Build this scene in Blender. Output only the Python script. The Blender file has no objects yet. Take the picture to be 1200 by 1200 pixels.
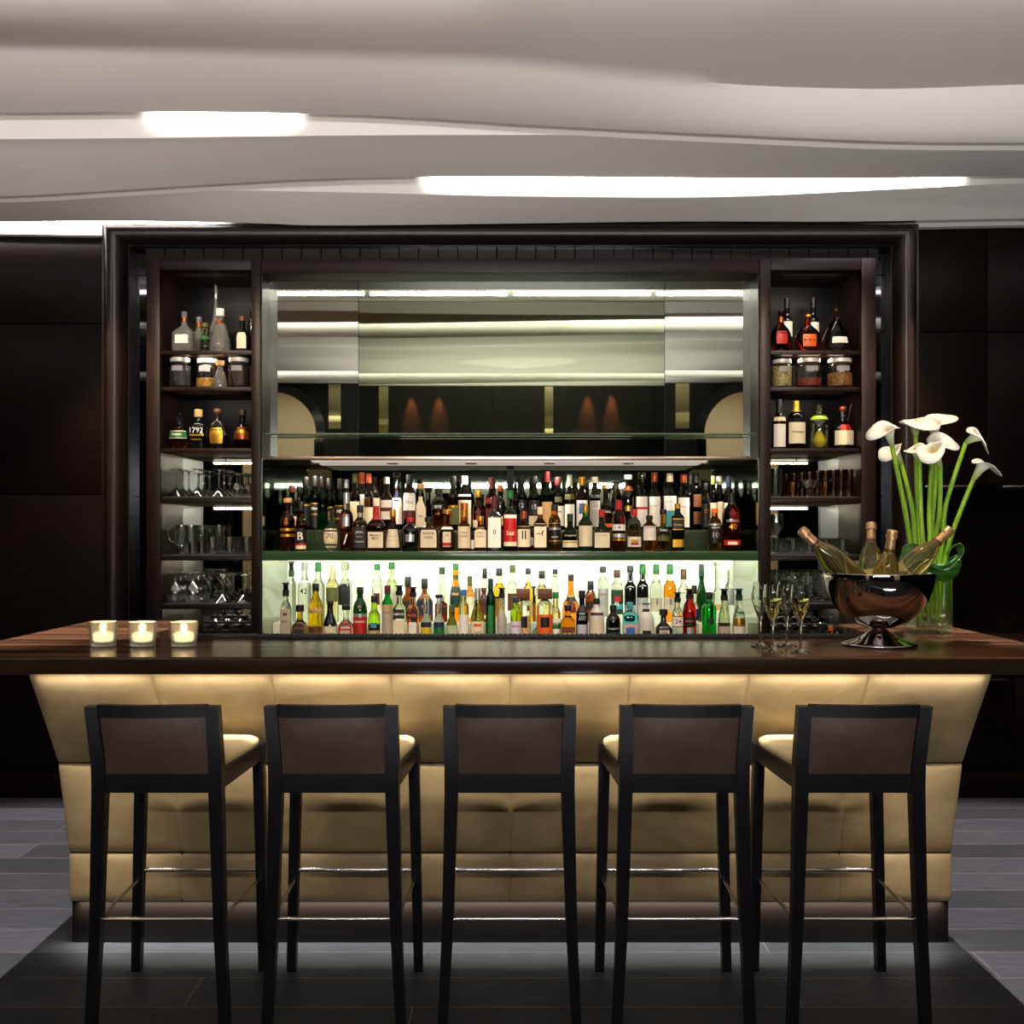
import bpy, bmesh, math, random
from mathutils import Vector, Matrix
random.seed(7)
PI = math.pi
SC = bpy.context.scene
COL = SC.collection

# ---------------------------------------------------------------- camera model (metres; y is depth from the lens)
F = 1280.0
VX, VY = 598.0, 622.0
CH = 1.46
def X(px, d): return (px - VX) * d / F
def Z(py, d): return CH - (py - VY) * d / F
def at(px, py, d): return Vector((X(px, d), d, Z(py, d)))

cam = bpy.data.cameras.new('camera'); cam.sensor_width = 36; cam.lens = 38.4
cam.shift_x = 2 / 1200; cam.shift_y = 22 / 1200; cam.clip_start = .05
camo = bpy.data.objects.new('camera', cam); COL.objects.link(camo)
camo.location = (0, 0, CH); camo.rotation_euler = (PI / 2, 0, 0)
SC.camera = camo
SC.view_settings.view_transform = 'Standard'; SC.view_settings.look = 'None'
SC.view_settings.gamma = 1; SC.view_settings.exposure = 0.0
SC.view_settings.use_curve_mapping = False
SC.cycles.use_denoising = True
SC.cycles.max_bounces = 14; SC.cycles.transmission_bounces = 12; SC.cycles.glossy_bounces = 6
SC.cycles.diffuse_bounces = 4; SC.cycles.transparent_max_bounces = 24
SC.cycles.caustics_reflective = False; SC.cycles.caustics_refractive = False
SC.cycles.sample_clamp_indirect = 4.0
w = bpy.data.worlds.new('world'); SC.world = w; w.use_nodes = True
w.node_tree.nodes['Background'].inputs[0].default_value = (.9, .8, .7, 1)
w.node_tree.nodes['Background'].inputs[1].default_value = 0.01

# ---------------------------------------------------------------- colours and materials
def lin(c): return c / 12.92 if c <= .04045 else ((c + .055) / 1.055) ** 2.4
def H(s):
    s = s.lstrip('#')
    return tuple(lin(int(s[i:i + 2], 16) / 255) for i in (0, 2, 4)) + (1,)
MATS = {}
def mat(key, color='#808080', rough=.5, metal=0, trans=0, ior=1.45, emit=None, estr=0, coat=0, spec=.5, sub=0):
    if key in MATS: return MATS[key]
    m = bpy.data.materials.new(key); m.use_nodes = True
    b = m.node_tree.nodes['Principled BSDF']
    b.inputs['Base Color'].default_value = H(color) if isinstance(color, str) else color
    b.inputs['Roughness'].default_value = rough; b.inputs['Metallic'].default_value = metal
    b.inputs['Transmission Weight'].default_value = trans; b.inputs['IOR'].default_value = ior
    b.inputs['Coat Weight'].default_value = coat; b.inputs['Coat Roughness'].default_value = .08
    b.inputs['Specular IOR Level'].default_value = spec
    if sub:
        b.inputs['Subsurface Weight'].default_value = sub; b.inputs['Subsurface Radius'].default_value = (.01, .01, .008)
    if emit:
        b.inputs['Emission Color'].default_value = H(emit); b.inputs['Emission Strength'].default_value = estr
    MATS[key] = m
    return m
def nodes(m): return m.node_tree.nodes, m.node_tree.links, m.node_tree.nodes['Principled BSDF']
def noise_col(m, c1, c2, scale=(1, 1, 1), nscale=8, detail=4, lo=.35, hi=.65, bump=0, rough=None, dist=0):
    N, L, b = nodes(m)
    tc = N.new('ShaderNodeTexCoord'); mp = N.new('ShaderNodeMapping'); mp.inputs['Scale'].default_value = scale
    nz = N.new('ShaderNodeTexNoise'); nz.inputs['Scale'].default_value = nscale; nz.inputs['Detail'].default_value = detail
    nz.inputs['Distortion'].default_value = dist
    cr = N.new('ShaderNodeValToRGB'); cr.color_ramp.elements[0].position = lo; cr.color_ramp.elements[1].position = hi
    cr.color_ramp.elements[0].color = H(c1); cr.color_ramp.elements[1].color = H(c2)
    L.new(tc.outputs['Object'], mp.inputs[0]); L.new(mp.outputs[0], nz.inputs['Vector'])
    L.new(nz.outputs['Fac'], cr.inputs[0]); L.new(cr.outputs[0], b.inputs['Base Color'])
    if bump:
        bp = N.new('ShaderNodeBump'); bp.inputs['Strength'].default_value = bump; bp.inputs['Distance'].default_value = .004
        L.new(nz.outputs['Fac'], bp.inputs['Height']); L.new(bp.outputs[0], b.inputs['Normal'])
    if rough:
        mr = N.new('ShaderNodeMapRange'); mr.inputs[3].default_value = rough[0]; mr.inputs[4].default_value = rough[1]
        L.new(nz.outputs['Fac'], mr.inputs[0]); L.new(mr.outputs[0], b.inputs['Roughness'])
    return m

wood_dark = noise_col(mat('dark_wood', rough=.42, spec=.06), '#0a0605', '#150d0a', (1, 1, 14), 6, 6, .3, .7, .06, (.3, .45))
wood_case = noise_col(mat('cabinet_wood', rough=.42, spec=.25), '#110907', '#22130d', (9, 9, 1.2), 8, 5, .3, .7, .06, (.32, .48))
wood_mould = noise_col(mat('moulding_wood', rough=.34, spec=.45), '#150e0c', '#211713', (14, 14, .8), 7, 5, .3, .7, .05, (.27, .36))
wood_stool = noise_col(mat('stool_wood', rough=.4, spec=.25), '#0c0b0e', '#17151a', (14, 14, 1.2), 8, 4, .3, .7, .04)
ceiling_m = mat('ceiling_paint', '#d6d1cc', .75, spec=.2)
black_m = mat('black_panel', '#060606', .35, spec=.15)
black_gl = mat('black_gloss', '#0a0a0b', .08, coat=.3)
rubber = mat('rubber', '#1a1b1e', .55)
chrome = mat('chrome', '#e9e6e2', .14, 1)
bowl_m = mat('polished_nickel', '#c8c4c4', .025, 1)
steel = mat('brushed_steel', '#b8b2aa', .22, 1)
mirror_m = mat('mirror', '#a6ae93', .012, 1)
mirror_side = mat('mirror_clear', '#d8dccb', .012, 1)
mirror_dark = mat('mirror_tinted', '#5d6656', .02, 1)
mirror_black = mat('mirror_smoked', '#3a3a3c', .03, 1)
shelf_glass = mat('shelf_glass_edge', '#2d4a2c', .22, 0, 0, emit='#5f9a50', estr=0.0, coat=.4)
leather_back = noise_col(mat('leather_brown', rough=.5), '#3e2e27', '#4a372e', (1, 1, 1), 22, 4, .3, .7, .05)
leather_seat = noise_col(mat('leather_cream', rough=.42), '#c4b287', '#d2c195', (1, 1, 1), 18, 4, .3, .7, .06)
leather = noise_col(mat('leather_tan', rough=.44), '#97805b', '#af9972', (1, 1, 1.6), 5.5, 8, .3, .72, .22, (.38, .55), 1.2)
clear_glass = mat('clear_glass', '#f6faf5', 0.0, 0, 1, 1.45)
thick_glass = mat('tumbler_glass', '#f3f7ea', 0.25, 0, .8, 1.45)
label_paper = None

# countertop: streaked glossy brown wood
counter_m = mat('counter_wood', rough=.17, spec=.045)
def _counter():
    N, L, b = nodes(counter_m)
    tc = N.new('ShaderNodeTexCoord'); mp = N.new('ShaderNodeMapping'); mp.inputs['Scale'].default_value = (.35, 9, 2)
    nz = N.new('ShaderNodeTexNoise'); nz.inputs['Scale'].default_value = 1.6; nz.inputs['Detail'].default_value = 5; nz.inputs['Distortion'].default_value = .4
    cr = N.new('ShaderNodeValToRGB')
    cr.color_ramp.elements[0].position = .32; cr.color_ramp.elements[0].color = H('#2a1a12')
    cr.color_ramp.elements[1].position = .68; cr.color_ramp.elements[1].color = H('#7a5339')
    e = cr.color_ramp.elements.new(.5); e.color = H('#4f3424')
    L.new(tc.outputs['Object'], mp.inputs[0]); L.new(mp.outputs[0], nz.inputs['Vector']); L.new(nz.outputs['Fac'], cr.inputs[0])
    L.new(cr.outputs[0], b.inputs['Base Color'])
_counter()

floor_m = mat('floor_planks', rough=.5, spec=.22)
def _floor():
    N, L, b = nodes(floor_m)
    tc = N.new('ShaderNodeTexCoord'); mp = N.new('ShaderNodeMapping'); mp.inputs['Location'].default_value = (.3, .1305, 0)
    br = N.new('ShaderNodeTexBrick'); br.inputs['Scale'].default_value = 1
    br.inputs['Brick Width'].default_value = 1.9; br.inputs['Row Height'].default_value = .2175
    br.inputs['Mortar Size'].default_value = .0022; br.inputs['Mortar Smooth'].default_value = .2
    br.inputs['Color1'].default_value = H('#242528'); br.inputs['Color2'].default_value = H('#3d3c42'); br.inputs['Mortar'].default_value = H('#66615c')
    br.offset = .37
    nz = N.new('ShaderNodeTexNoise'); nz.inputs['Scale'].default_value = 7; nz.inputs['Detail'].default_value = 8; nz.inputs['Roughness'].default_value = .7
    mp2 = N.new('ShaderNodeMapping'); mp2.inputs['Scale'].default_value = (.9, 14, 1)
    mr = N.new('ShaderNodeMapRange'); mr.inputs[1].default_value = .3; mr.inputs[2].default_value = .7; mr.inputs[3].default_value = .4; mr.inputs[4].default_value = 1.6
    mx = N.new('ShaderNodeMix'); mx.data_type = 'RGBA'; mx.blend_type = 'MULTIPLY'; mx.inputs['Factor'].default_value = 1
    L.new(tc.outputs['Object'], mp.inputs[0]); L.new(mp.outputs[0], br.inputs['Vector'])
    L.new(tc.outputs['Object'], mp2.inputs[0]); L.new(mp2.outputs[0], nz.inputs['Vector']); L.new(nz.outputs['Fac'], mr.inputs[0])
    L.new(br.outputs['Color'], mx.inputs['A']); L.new(mr.outputs[0], mx.inputs['B']); L.new(mx.outputs['Result'], b.inputs['Base Color'])
    bp = N.new('ShaderNodeBump'); bp.inputs['Strength'].default_value = .25; bp.inputs['Distance'].default_value = .003
    L.new(nz.outputs['Fac'], bp.inputs['Height']); L.new(bp.outputs[0], b.inputs['Normal'])
_floor()

# backlit onyx: pale stone with soft veins, lit from behind
onyx_m = mat('backlit_onyx', '#e8e4d0', .3)
def _onyx():
    N, L, b = nodes(onyx_m)
    tc = N.new('ShaderNodeTexCoord')
    nz = N.new('ShaderNodeTexNoise'); nz.inputs['Scale'].default_value = 2.6; nz.inputs['Detail'].default_value = 7; nz.inputs['Distortion'].default_value = 1.6
    cr = N.new('ShaderNodeValToRGB')
    cr.color_ramp.elements[0].position = .3; cr.color_ramp.elements[0].color = H('#f6f6e6')
    cr.color_ramp.elements[1].position = .75; cr.color_ramp.elements[1].color = H('#fbfbf0')
    e = cr.color_ramp.elements.new(.52); e.color = H('#d9d6b4')
    e = cr.color_ramp.elements.new(.47); e.color = H('#f4f3e0')
    L.new(tc.outputs['Object'], nz.inputs['Vector']); L.new(nz.outputs['Fac'], cr.inputs[0])
    L.new(cr.outputs[0], b.inputs['Base Color']); L.new(cr.outputs[0], b.inputs['Emission Color'])
    b.inputs['Emission Strength'].default_value = .72
_onyx()

def thin_glass(key, tint='#f4f8f6', edge=.85, base=.15):
    if key in MATS: return MATS[key]
    m = bpy.data.materials.new(key); m.use_nodes = True; N = m.node_tree.nodes; L = m.node_tree.links
    N.remove(N['Principled BSDF']); out = N['Material Output']
    tr = N.new('ShaderNodeBsdfTransparent'); tr.inputs[0].default_value = H(tint)
    gl = N.new('ShaderNodeBsdfGlossy'); gl.inputs['Roughness'].default_value = .04; gl.inputs['Color'].default_value = (1, 1, 1, 1)
    lw = N.new('ShaderNodeLayerWeight'); lw.inputs[0].default_value = .55
    mr = N.new('ShaderNodeMapRange'); mr.inputs[3].default_value = base; mr.inputs[4].default_value = edge
    mx = N.new('ShaderNodeMixShader')
    L.new(lw.outputs['Fresnel'], mr.inputs[0]); L.new(mr.outputs[0], mx.inputs[0])
    L.new(tr.outputs[0], mx.inputs[1]); L.new(gl.outputs[0], mx.inputs[2]); L.new(mx.outputs[0], out.inputs[0])
    MATS[key] = m
    return m
ware_glass = thin_glass('glassware_glass')
amber_ware = thin_glass('amber_glassware', '#c98a55')

# ---------------------------------------------------------------- mesh helper
class MB:
    def __init__(s): s.v = []; s.f = []; s.m = []; s.flat = []
    def quad(s, pts, m=0):
        b = len(s.v); s.v += [tuple(p) for p in pts]; s.f.append(tuple(range(b, b + len(pts)))); s.m.append(m)
    def box(s, x0, x1, y0, y1, z0, z1, bev=0, m=0, seg=2):
        if bev <= 0:
            b = len(s.v)
            s.v += [(x, y, z) for z in (z0, z1) for y in (y0, y1) for x in (x0, x1)]
            for q in ((0, 2, 3, 1), (4, 5, 7, 6), (0, 1, 5, 4), (2, 6, 7, 3), (0, 4, 6, 2), (1, 3, 7, 5)):
                s.f.append(tuple(b + i for i in q)); s.m.append(m)
            return s
        bm = bmesh.new(); bmesh.ops.create_cube(bm, size=1)
        for v in bm.verts:
            v.co = Vector(((x0 + x1) / 2 + v.co.x * (x1 - x0), (y0 + y1) / 2 + v.co.y * (y1 - y0), (z0 + z1) / 2 + v.co.z * (z1 - z0)))
        bmesh.ops.bevel(bm, geom=bm.edges[:], offset=min(bev, .49 * min(x1 - x0, y1 - y0, z1 - z0)), segments=seg, affect='EDGES', profile=.5)
        s.addbm(bm, m); bm.free()
        return s
    def addbm(s, bm, m=0):
        b = len(s.v); bm.verts.index_update()
        s.v += [tuple(v.co) for v in bm.verts]
        for f in bm.faces: s.f.append(tuple(b + v.index for v in f.verts)); s.m.append(m)
    def rings(s, rings, close=True, cap0=True, cap1=True, ms=None):
        """rings: lists of equal length; consecutive rings are bridged"""
        b = len(s.v); n = len(rings[0])
        for r in rings: s.v += [tuple(p) for p in r]
        for i in range(len(rings) - 1):
            for j in range(n if close else n - 1):
                k = (j + 1) % n
                s.f.append((b + i * n + j, b + i * n + k, b + (i + 1) * n + k, b + (i + 1) * n + j)); s.m.append(ms[i] if ms else 0)
        if cap0: s.f.append(tuple(b + j for j in reversed(range(n)))); s.m.append(ms[0] if ms else 0)
        if cap1: s.f.append(tuple(b + (len(rings) - 1) * n + j for j in range(n))); s.m.append(ms[-1] if ms else 0)
        return s
    def lathe(s, prof, n=20, c=(0, 0, 0), cap0=True, cap1=True, ms=None, M=None):
        R = []
        for r, z in prof:
            ring = [Vector((c[0] + r * math.cos(2 * PI * j / n), c[1] + r * math.sin(2 * PI * j / n), c[2] + z)) for j in range(n)]
            R.append([M @ p for p in ring] if M else ring)
        return s.rings(R, True, cap0, cap1, ms)
    def tube(s, pts, rad, n=8, caps=True):
        pts = [Vector(p) for p in pts]; R = []
        up = Vector((0.123, .31, 1)).normalized()
        for i, p in enumerate(pts):
            t = (pts[min(i + 1, len(pts) - 1)] - pts[max(i - 1, 0)]).normalized()
            a = t.cross(Vector((.3, 1, .1))).normalized(); bb = t.cross(a)
            r = rad[i] if isinstance(rad, (list, tuple)) else rad
            R.append([p + a * r * math.cos(2 * PI * j / n) + bb * r * math.sin(2 * PI * j / n) for j in range(n)])
        return s.rings(R, True, caps, caps)
    def build(s, name, mats, parent=None, smooth=True, angle=40, loc=None):
        me = bpy.data.meshes.new(name); me.from_pydata(s.v, [], s.f)
        for m in (mats if isinstance(mats, (list, tuple)) else [mats]): me.materials.append(m)
        me.polygons.foreach_set('material_index', s.m)
        bm = bmesh.new(); bm.from_mesh(me); bmesh.ops.recalc_face_normals(bm, faces=bm.faces); bm.to_mesh(me); bm.free()
        if smooth:
            me.polygons.foreach_set('use_smooth', [True] * len(me.polygons)); me.set_sharp_from_angle(angle=math.radians(angle))
        me.update()
        o = bpy.data.objects.new(name, me); COL.objects.link(o)
        if parent: o.parent = parent
        if loc: o.location = loc
        return o
def prof_loft(path, sec): pass
def tag(o, label, cat, group=None, kind=None):
    o['label'] = label; o['category'] = cat
    if group: o['group'] = group
    if kind: o['kind'] = kind
    return o
def thing(name, label, cat, loc=(0, 0, 0), group=None, rot=None):
    o = bpy.data.objects.new(name, None); COL.objects.link(o); o.location = loc; o.empty_display_size = .05
    if rot: o.rotation_euler = rot
    return tag(o, label, cat, group)
def struct(o): o['kind'] = 'structure'; return o
def copy_tree(o, parent=None):
    c = o.copy(); COL.objects.link(c)
    if parent: c.parent = parent
    for ch in list(o.children): copy_tree(ch, c)
    return c
def interp(pts, x):
    if x <= pts[0][0]: return pts[0][1]
    for i in range(len(pts) - 1):
        if x <= pts[i + 1][0]:
            x0, y0 = pts[i]; x1, y1 = pts[i + 1]
            t = (x - x0) / (x1 - x0)
            m0 = (pts[i + 1][1] - pts[i - 1][1]) / (pts[i + 1][0] - pts[i - 1][0]) if i > 0 else (y1 - y0) / (x1 - x0)
            m1 = (pts[i + 2][1] - y0) / (pts[i + 2][0] - x0) if i + 2 < len(pts) else (y1 - y0) / (x1 - x0)
            h = x1 - x0
            return (2 * t**3 - 3 * t**2 + 1) * y0 + (t**3 - 2 * t**2 + t) * h * m0 + (-2 * t**3 + 3 * t**2) * y1 + (t**3 - t**2) * h * m1
    return pts[-1][1]

# ---------------------------------------------------------------- lights
def area(name, loc, target, sx, sy, power, color='#ffe9cf', spread=180):
    l = bpy.data.lights.new(name, 'AREA'); l.shape = 'RECTANGLE'; l.size = sx; l.size_y = sy; l.energy = power
    l.color = H(color)[:3]; l.spread = math.radians(spread)
    o = bpy.data.objects.new(name, l); COL.objects.link(o); o.location = loc
    d = (Vector(target) - Vector(loc)).normalized()
    z = -d; x = Vector((1, 0, 0)); y = z.cross(x).normalized(); x = y.cross(z)
    o.rotation_euler = Matrix((x, y, z)).transposed().to_euler()
    return o
def spot(name, loc, target, power, angle=40, blend=.5, color='#ffdcb8', r=.025):
    l = bpy.data.lights.new(name, 'SPOT'); l.energy = power; l.spot_size = math.radians(angle); l.spot_blend = blend
    l.color = H(color)[:3]; l.shadow_soft_size = r
    o = bpy.data.objects.new(name, l); COL.objects.link(o); o.location = loc
    o.rotation_euler = (Vector(target) - Vector(loc)).to_track_quat('-Z', 'Y').to_euler()
    return o

# ================================================================= SETTING
WX = 4.6
b = MB(); b.box(-WX, WX, -3.2, 6.7, -.05, 0); struct(b.build('floor', floor_m, smooth=False))

# ceiling: long wavy ribbons stepping down towards the bar, with slots that hide the cove lights
yA = [(-400, 133), (0, 132), (150, 131), (300, 132), (450, 136), (600, 145), (750, 153), (900, 160), (1050, 166), (1200, 167), (1600, 165)]
yBt = [(-400, 165), (0, 163), (150, 162), (300, 160), (450, 158.5), (600, 158.3), (750, 158.5), (900, 163), (1050, 167.5), (1200, 170), (1600, 172)]
yBl = [(-400, 232), (0, 230), (150, 222), (300, 213), (430, 208), (600, 207), (750, 208), (900, 209), (1050, 208.5), (1200, 206), (1600, 203)]
yCt = [(-400, 233), (0, 230.5), (140, 223.5), (200, 223.5), (300, 223.5), (450, 226.5), (600, 230), (800, 231.5), (900, 229), (1050, 221.5), (1200, 215), (1600, 206)]
yCl = [(-400, 262), (0, 260), (125, 258.8), (300, 261.5), (360, 264), (480, 263.5), (600, 262), (800, 259.5), (1000, 259.5), (1200, 256), (1600, 252)]
yDb = [(-400, 272), (0, 274), (125, 275.5), (200, 273.5), (300, 268), (360, 265), (480, 264.5), (600, 264), (800, 263), (1000, 263), (1080, 264), (1200, 264), (1600, 262)]
yV = [(-400, 50), (0, 52), (150, 57), (300, 62), (450, 67), (600, 73), (750, 90), (900, 101), (1050, 104), (1200, 99), (1600, 90)]
dV = [(-400, 4.38), (0, 4.38), (300, 4.4), (600, 4.45), (900, 4.66), (1050, 4.68), (1200, 4.66), (1600, 4.6)]
def ceil_profile(x):
    P = []
    wv = .025 * math.sin(x * .7)
    P += [(-.72, 3.15), (-.45, 3.15 + wv), (-.45, 3.36), (-.36, 3.36), (-.36, 3.24)]
    for k in range(1, 20):
        t = k / 20; dd = -.36 + t * 2.75
        fold = .075 * math.exp(-((dd - .95 - .12 * math.sin(x * .8)) / (.16 if dd < .95 else .42)) ** 2)
        P.append((dd, 3.24 + .05 * math.sin(t * PI) + fold - .07 * t + wv * t))
    P += [(2.40, 3.17 + wv), (2.40, 3.40), (2.5, 3.40), (2.5, 3.28 + wv)]
    P += [(2.8, 3.30), (3.1, 3.29), (3.47, 3.26 - wv), (3.47, 3.47), (3.57, 3.47), (3.57, 3.355 - wv)]
    px = lambda d: VX + x * F / d
    P.append((3.7, 3.335)); P.append((3.9, 3.345))
    dv = interp(dV, px(4.5)); zv = Z(interp(yV, px(dv)), dv)
    for k in range(1, 6):
        t = k / 6; P.append((3.9 + (dv - 3.9) * t, 3.345 + (zv - 3.345) * (t * t * (1.6 - .6 * t))))
    P.append((dv, zv))
    ze = Z(interp(yA, px(4.9)), 4.9)
    for k in range(1, 10):
        t = k / 10; s = math.sin(t * PI / 2); s = .75 * s + .25 * t
        P.append((dv + (4.9 - dv) * t, zv + (ze - zv) * s))
    gap = .10
    zb = Z(interp(yBt, px(4.9 + gap)), 4.9 + gap)
    P += [(4.9, ze), (4.9, ze + .13), (4.9 + gap, ze + .13), (4.9 + gap, min(zb, ze - .0005))]
    zb = min(Z(interp(yBt, px(5.0)), 5.0), P[-1][1])
    P.append((5.001, zb)); gap = .101
    zl = Z(interp(yBl, px(5.44)), 5.44)
    for k in range(1, 5):
        t = k / 5; P.append((4.9 + gap + (5.44 - 4.9 - gap) * t, zb + (zl - zb) * t))
    zc = min(Z(interp(yCt, px(5.54)), 5.54), zl - .0005)
    P += [(5.44, zl), (5.44, zl + .13), (5.54, zl + .13), (5.54, zc)]
    ze = Z(interp(yCl, px(5.80)), 5.80)
    for k in range(1, 4):
        t = k / 4; P.append((5.54 + (5.8 - 5.54) * t, zc + (ze - zc) * t))
    zd = min(Z(interp(yDb, px(5.93)), 5.93), ze - .0005)
    P += [(5.8, ze), (5.8, ze + .13), (5.93, ze + .13), (5.93, zd), (6.7, zd)]
    return P
b = MB(); xs = [-WX + k * .115 for k in range(81)]
split = X(613, 5.0)
xs = sorted([x for x in xs if abs(x - split) > .05] + [split - .001, split + .001])
rows = [[(x, d, z) for d, z in ceil_profile(x)] for x in xs]
nn = min(len(r) for r in rows)
b.rings(rows, close=False, cap0=False, cap1=False)
struct(b.build('ceiling', ceiling_m, angle=32))

# back wall: wood panels either side of the bar
b = MB()
for z0, z1 in ((2.596, 3.2), (1.66, 2.592), (.14, 1.656)): b.box(-WX, -2.15, 5.98, 6.05, z0, z1, .003)
b.box(-WX, -2.15, 5.96, 6.05, 0, .137, .004)
for x0, x1 in ((2.15, 2.609), (2.613, 3.3), (3.304, WX)):
    b.box(x0, x1, 5.98, 6.05, 2.551, 3.2, .003)
b.box(-WX, WX, 6.62, 6.7, 0, 3.4)
struct(b.build('wall_back', wood_dark))
b = MB()
b.box(2.15, WX, 6.25, 6.3, .86, 1.7); b.box(2.15, WX, 5.96, 6.05, 0, .14, .003)
struct(b.build('baseboard_back', wood_dark))
for nm, x0, x1 in (('wall_left', -WX - .06, -WX), ('wall_right', WX, WX + .06)):
    b = MB(); b.box(x0, x1, -.8, 6.7, 0, 3.5); struct(b.build(nm, wood_dark))

# built-in cupboards on the right of the portal
t = thing('wall_cabinet', 'dark wood wall cupboards behind the white lilies, with slim lit handle rails', 'cabinet', (2.2, 5.98, 1.70))
def part(mb, name, m, par, **k):
    o = mb.build(name, m, None, **k); o.parent = par; o.matrix_parent_inverse = Matrix.Translation(-Vector(par.location)); return o
for x0, x1 in ((2.15, 2.609), (2.613, 3.3), (3.304, WX)):
    d_ = MB(); d_.box(x0, x1, 5.98, 6.02, 1.715, 2.547, .003); part(d_, 'door', wood_dark, t)
d_ = MB(); d_.box(2.15, WX, 6.03, 6.3, 1.70, 2.55); part(d_, 'carcass', black_m, t)
for x0, x1 in ((X(1084, 5.97), X(1144, 5.97)), (X(1175, 5.97), X(1240, 5.97))):
    d_ = MB(); d_.box(x0, x1, 5.965, 5.985, 1.694, 1.708, .003); part(d_, 'handle_rail', steel, t)
t = thing('base_cabinet', 'low dark wood cupboard right of the bar with a thin top and steel handle rails', 'cabinet', (2.3, 5.98, 0))
d_ = MB(); d_.box(2.15, WX, 6.0, 6.25, .14, .85); part(d_, 'carcass', wood_dark, t)
for x0, x1 in ((2.15, 2.76), (2.764, 3.4), (3.404, WX)):
    d_ = MB(); d_.box(x0, x1, 5.975, 6.0, .66, .83, .003); part(d_, 'drawer', wood_dark, t)
    d_ = MB(); d_.box(x0, x1, 5.975, 6.0, .145, .655, .003); part(d_, 'door', wood_dark, t)
    d_ = MB(); d_.box(x0 + .08, x1 - .05, 5.95, 5.976, .645, .655, .002); part(d_, 'handle_rail', steel, t)
    d_ = MB(); d_.box(x0 + .08, x1 - .05, 5.95, 5.976, .828, .84, .002); part(d_, 'handle_rail', steel, t)
d_ = MB(); d_.box(2.15, WX, 5.955, 6.25, .852, .875, .004); part(d_, 'top', wood_case, t)

# big mitred half-round moulding around the back bar
prof = [(0, 6.0), (0, 5.9)]
for k in range(15):
    a = PI * k / 14; prof.append((.46 - .44 * math.cos(a), 5.9 - .1 * math.sin(a)))
prof += [(.93, 5.885), (1, 5.885), (1, 6.0)]
b = MB(); xi, xo, zi, zo = 2.058, 2.2, 3.0, 3.112
st = [[(-(xi + (xo - xi) * s), y, 0) for s, y in prof], [(-(xi + (xo - xi) * s), y, zi + (zo - zi) * s) for s, y in prof],
      [((xi + (xo - xi) * s), y, zi + (zo - zi) * s) for s, y in prof], [((xi + (xo - xi) * s), y, 0) for s, y in prof]]
b.rings(st, close=False, cap0=False, cap1=False)
struct(b.build('trim_1', wood_mould))
# header of black tiles above the display cabinets, and smoked mirror strips beside them
b = MB(); x = -1.98
while x < 1.97:
    b.box(x, min(x + .103, 2.0), 5.93, 5.97, 2.90, 3.02, .002, seg=1); x += .106
struct(b.build('trim_2', black_gl))
for nm, x0, x1 in (('trim_3', X(147, 5.98), X(176, 5.98)), ('trim_4', X(1018, 5.98), X(1052, 5.98))):
    b = MB(); z = .75
    for h in (.3, .3, .3, .3, .3, .31, .3, .12): b.box(x0, x1, 5.975, 5.99, z, z + h - .004); z += h
    struct(b.build(nm, mirror_black, smooth=False))

# opposite wall, seen in the mirrors: dark panels, two arches, slim mirrors
YW = -.72
b = MB()
xx = -2.1
for w_ in (.64, .035, .60, .62, .66, .035, .58, .60, .43):
    b.box(xx + .002, min(xx + w_ - .002, 2.1), YW - .05, YW, 0, 3.3); xx += w_
AR = .5
for sg in (-1, 1):
    cx = sg * 2.72
    n = 20
    for k in range(n):
        a0 = PI * k / n; a1 = PI * (k + 1) / n
        x0, x1 = cx - AR * math.cos(a0), cx - AR * math.cos(a1); z0, z1 = 2.55 + AR * math.sin(a0), 2.55 + AR * math.sin(a1)
        for y in (YW, YW - .05): b.quad([(x0, y, z0), (x1, y, z1), (x1, y, 3.4), (x0, y, 3.4)])
        b.quad([(x0, YW, z0), (x1, YW, z1), (x1, YW - .05, z1), (x0, YW - .05, z0)])
    xa, xb = sorted((sg * 2.1, cx - sg * AR)); b.box(xa, xb, YW - .05, YW, 0, 3.4)
    xa, xb = sorted((cx + sg * AR, sg * WX)); b.box(xa, xb, YW - .05, YW, 0, 3.4)
struct(b.build('wall_front', noise_col(mat('front_panel_wood', rough=.34, coat=.1), '#0d0c0d', '#1a100c', (3, 3, 12), 6, 5, .3, .7, .04)))
for i, sg in enumerate((-1, 1)):
    cx = sg * 2.72; b = MB(); R = []
    path = [(cx - .55, 0)] + [(cx - .55 * math.cos(PI * k / 20), 2.55 + .55 * math.sin(PI * k / 20)) for k in range(21)] + [(cx + .55, 0)]
    for k, (x, z) in enumerate(path):
        dx, dz = (x - cx) / .55, max(0, (z - 2.55) / .55)
        if z == 0: dz = 0
        R.append([(x - dx * .06, YW, z - dz * .06), (x - dx * .06, YW + .04, z - dz * .06), (x + dx * .05, YW + .04, z + dz * .05), (x + dx * .05, YW, z + dz * .05)])
    b.rings(R); struct(b.build('trim_%d' % (5 + i), black_gl))
b = MB()
for x0, x1, z0 in ((-1.53, -1.42, 2.55), (.40, .50, 2.55), (-2.09, -1.95, 2.62), (1.90, 2.06, 2.62)): b.box(x0, x1, YW, YW + .006, z0, 3.14)
struct(b.build('trim_7', mat('gold_mirror', '#c9bd8e', .03, 1), smooth=False))
cream_w = mat('cream_plaster', '#e9dcc6', .8)
b = MB()
for sg in (-1, 1):
    cx = sg * 2.72
    b.box(cx - 1, cx + 1, -3.1, -3.05, 0, 3.4); b.box(cx - 1.05, cx - 1, -3.1, -.78, 0, 3.4); b.box(cx + 1, cx + 1.05, -3.1, -.78, 0, 3.4); b.box(cx - 1, cx + 1, -3.1, -.78, 3.4, 3.45)
struct(b.build('wall_alcove', cream_w, smooth=False))
for sg in (-1, 1): area('alcove_light', (sg * 2.72, -1.9, 3.35), (sg * 2.72, -1.9, 0), 1.2, 1.2, 14, '#fff0dc')
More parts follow.
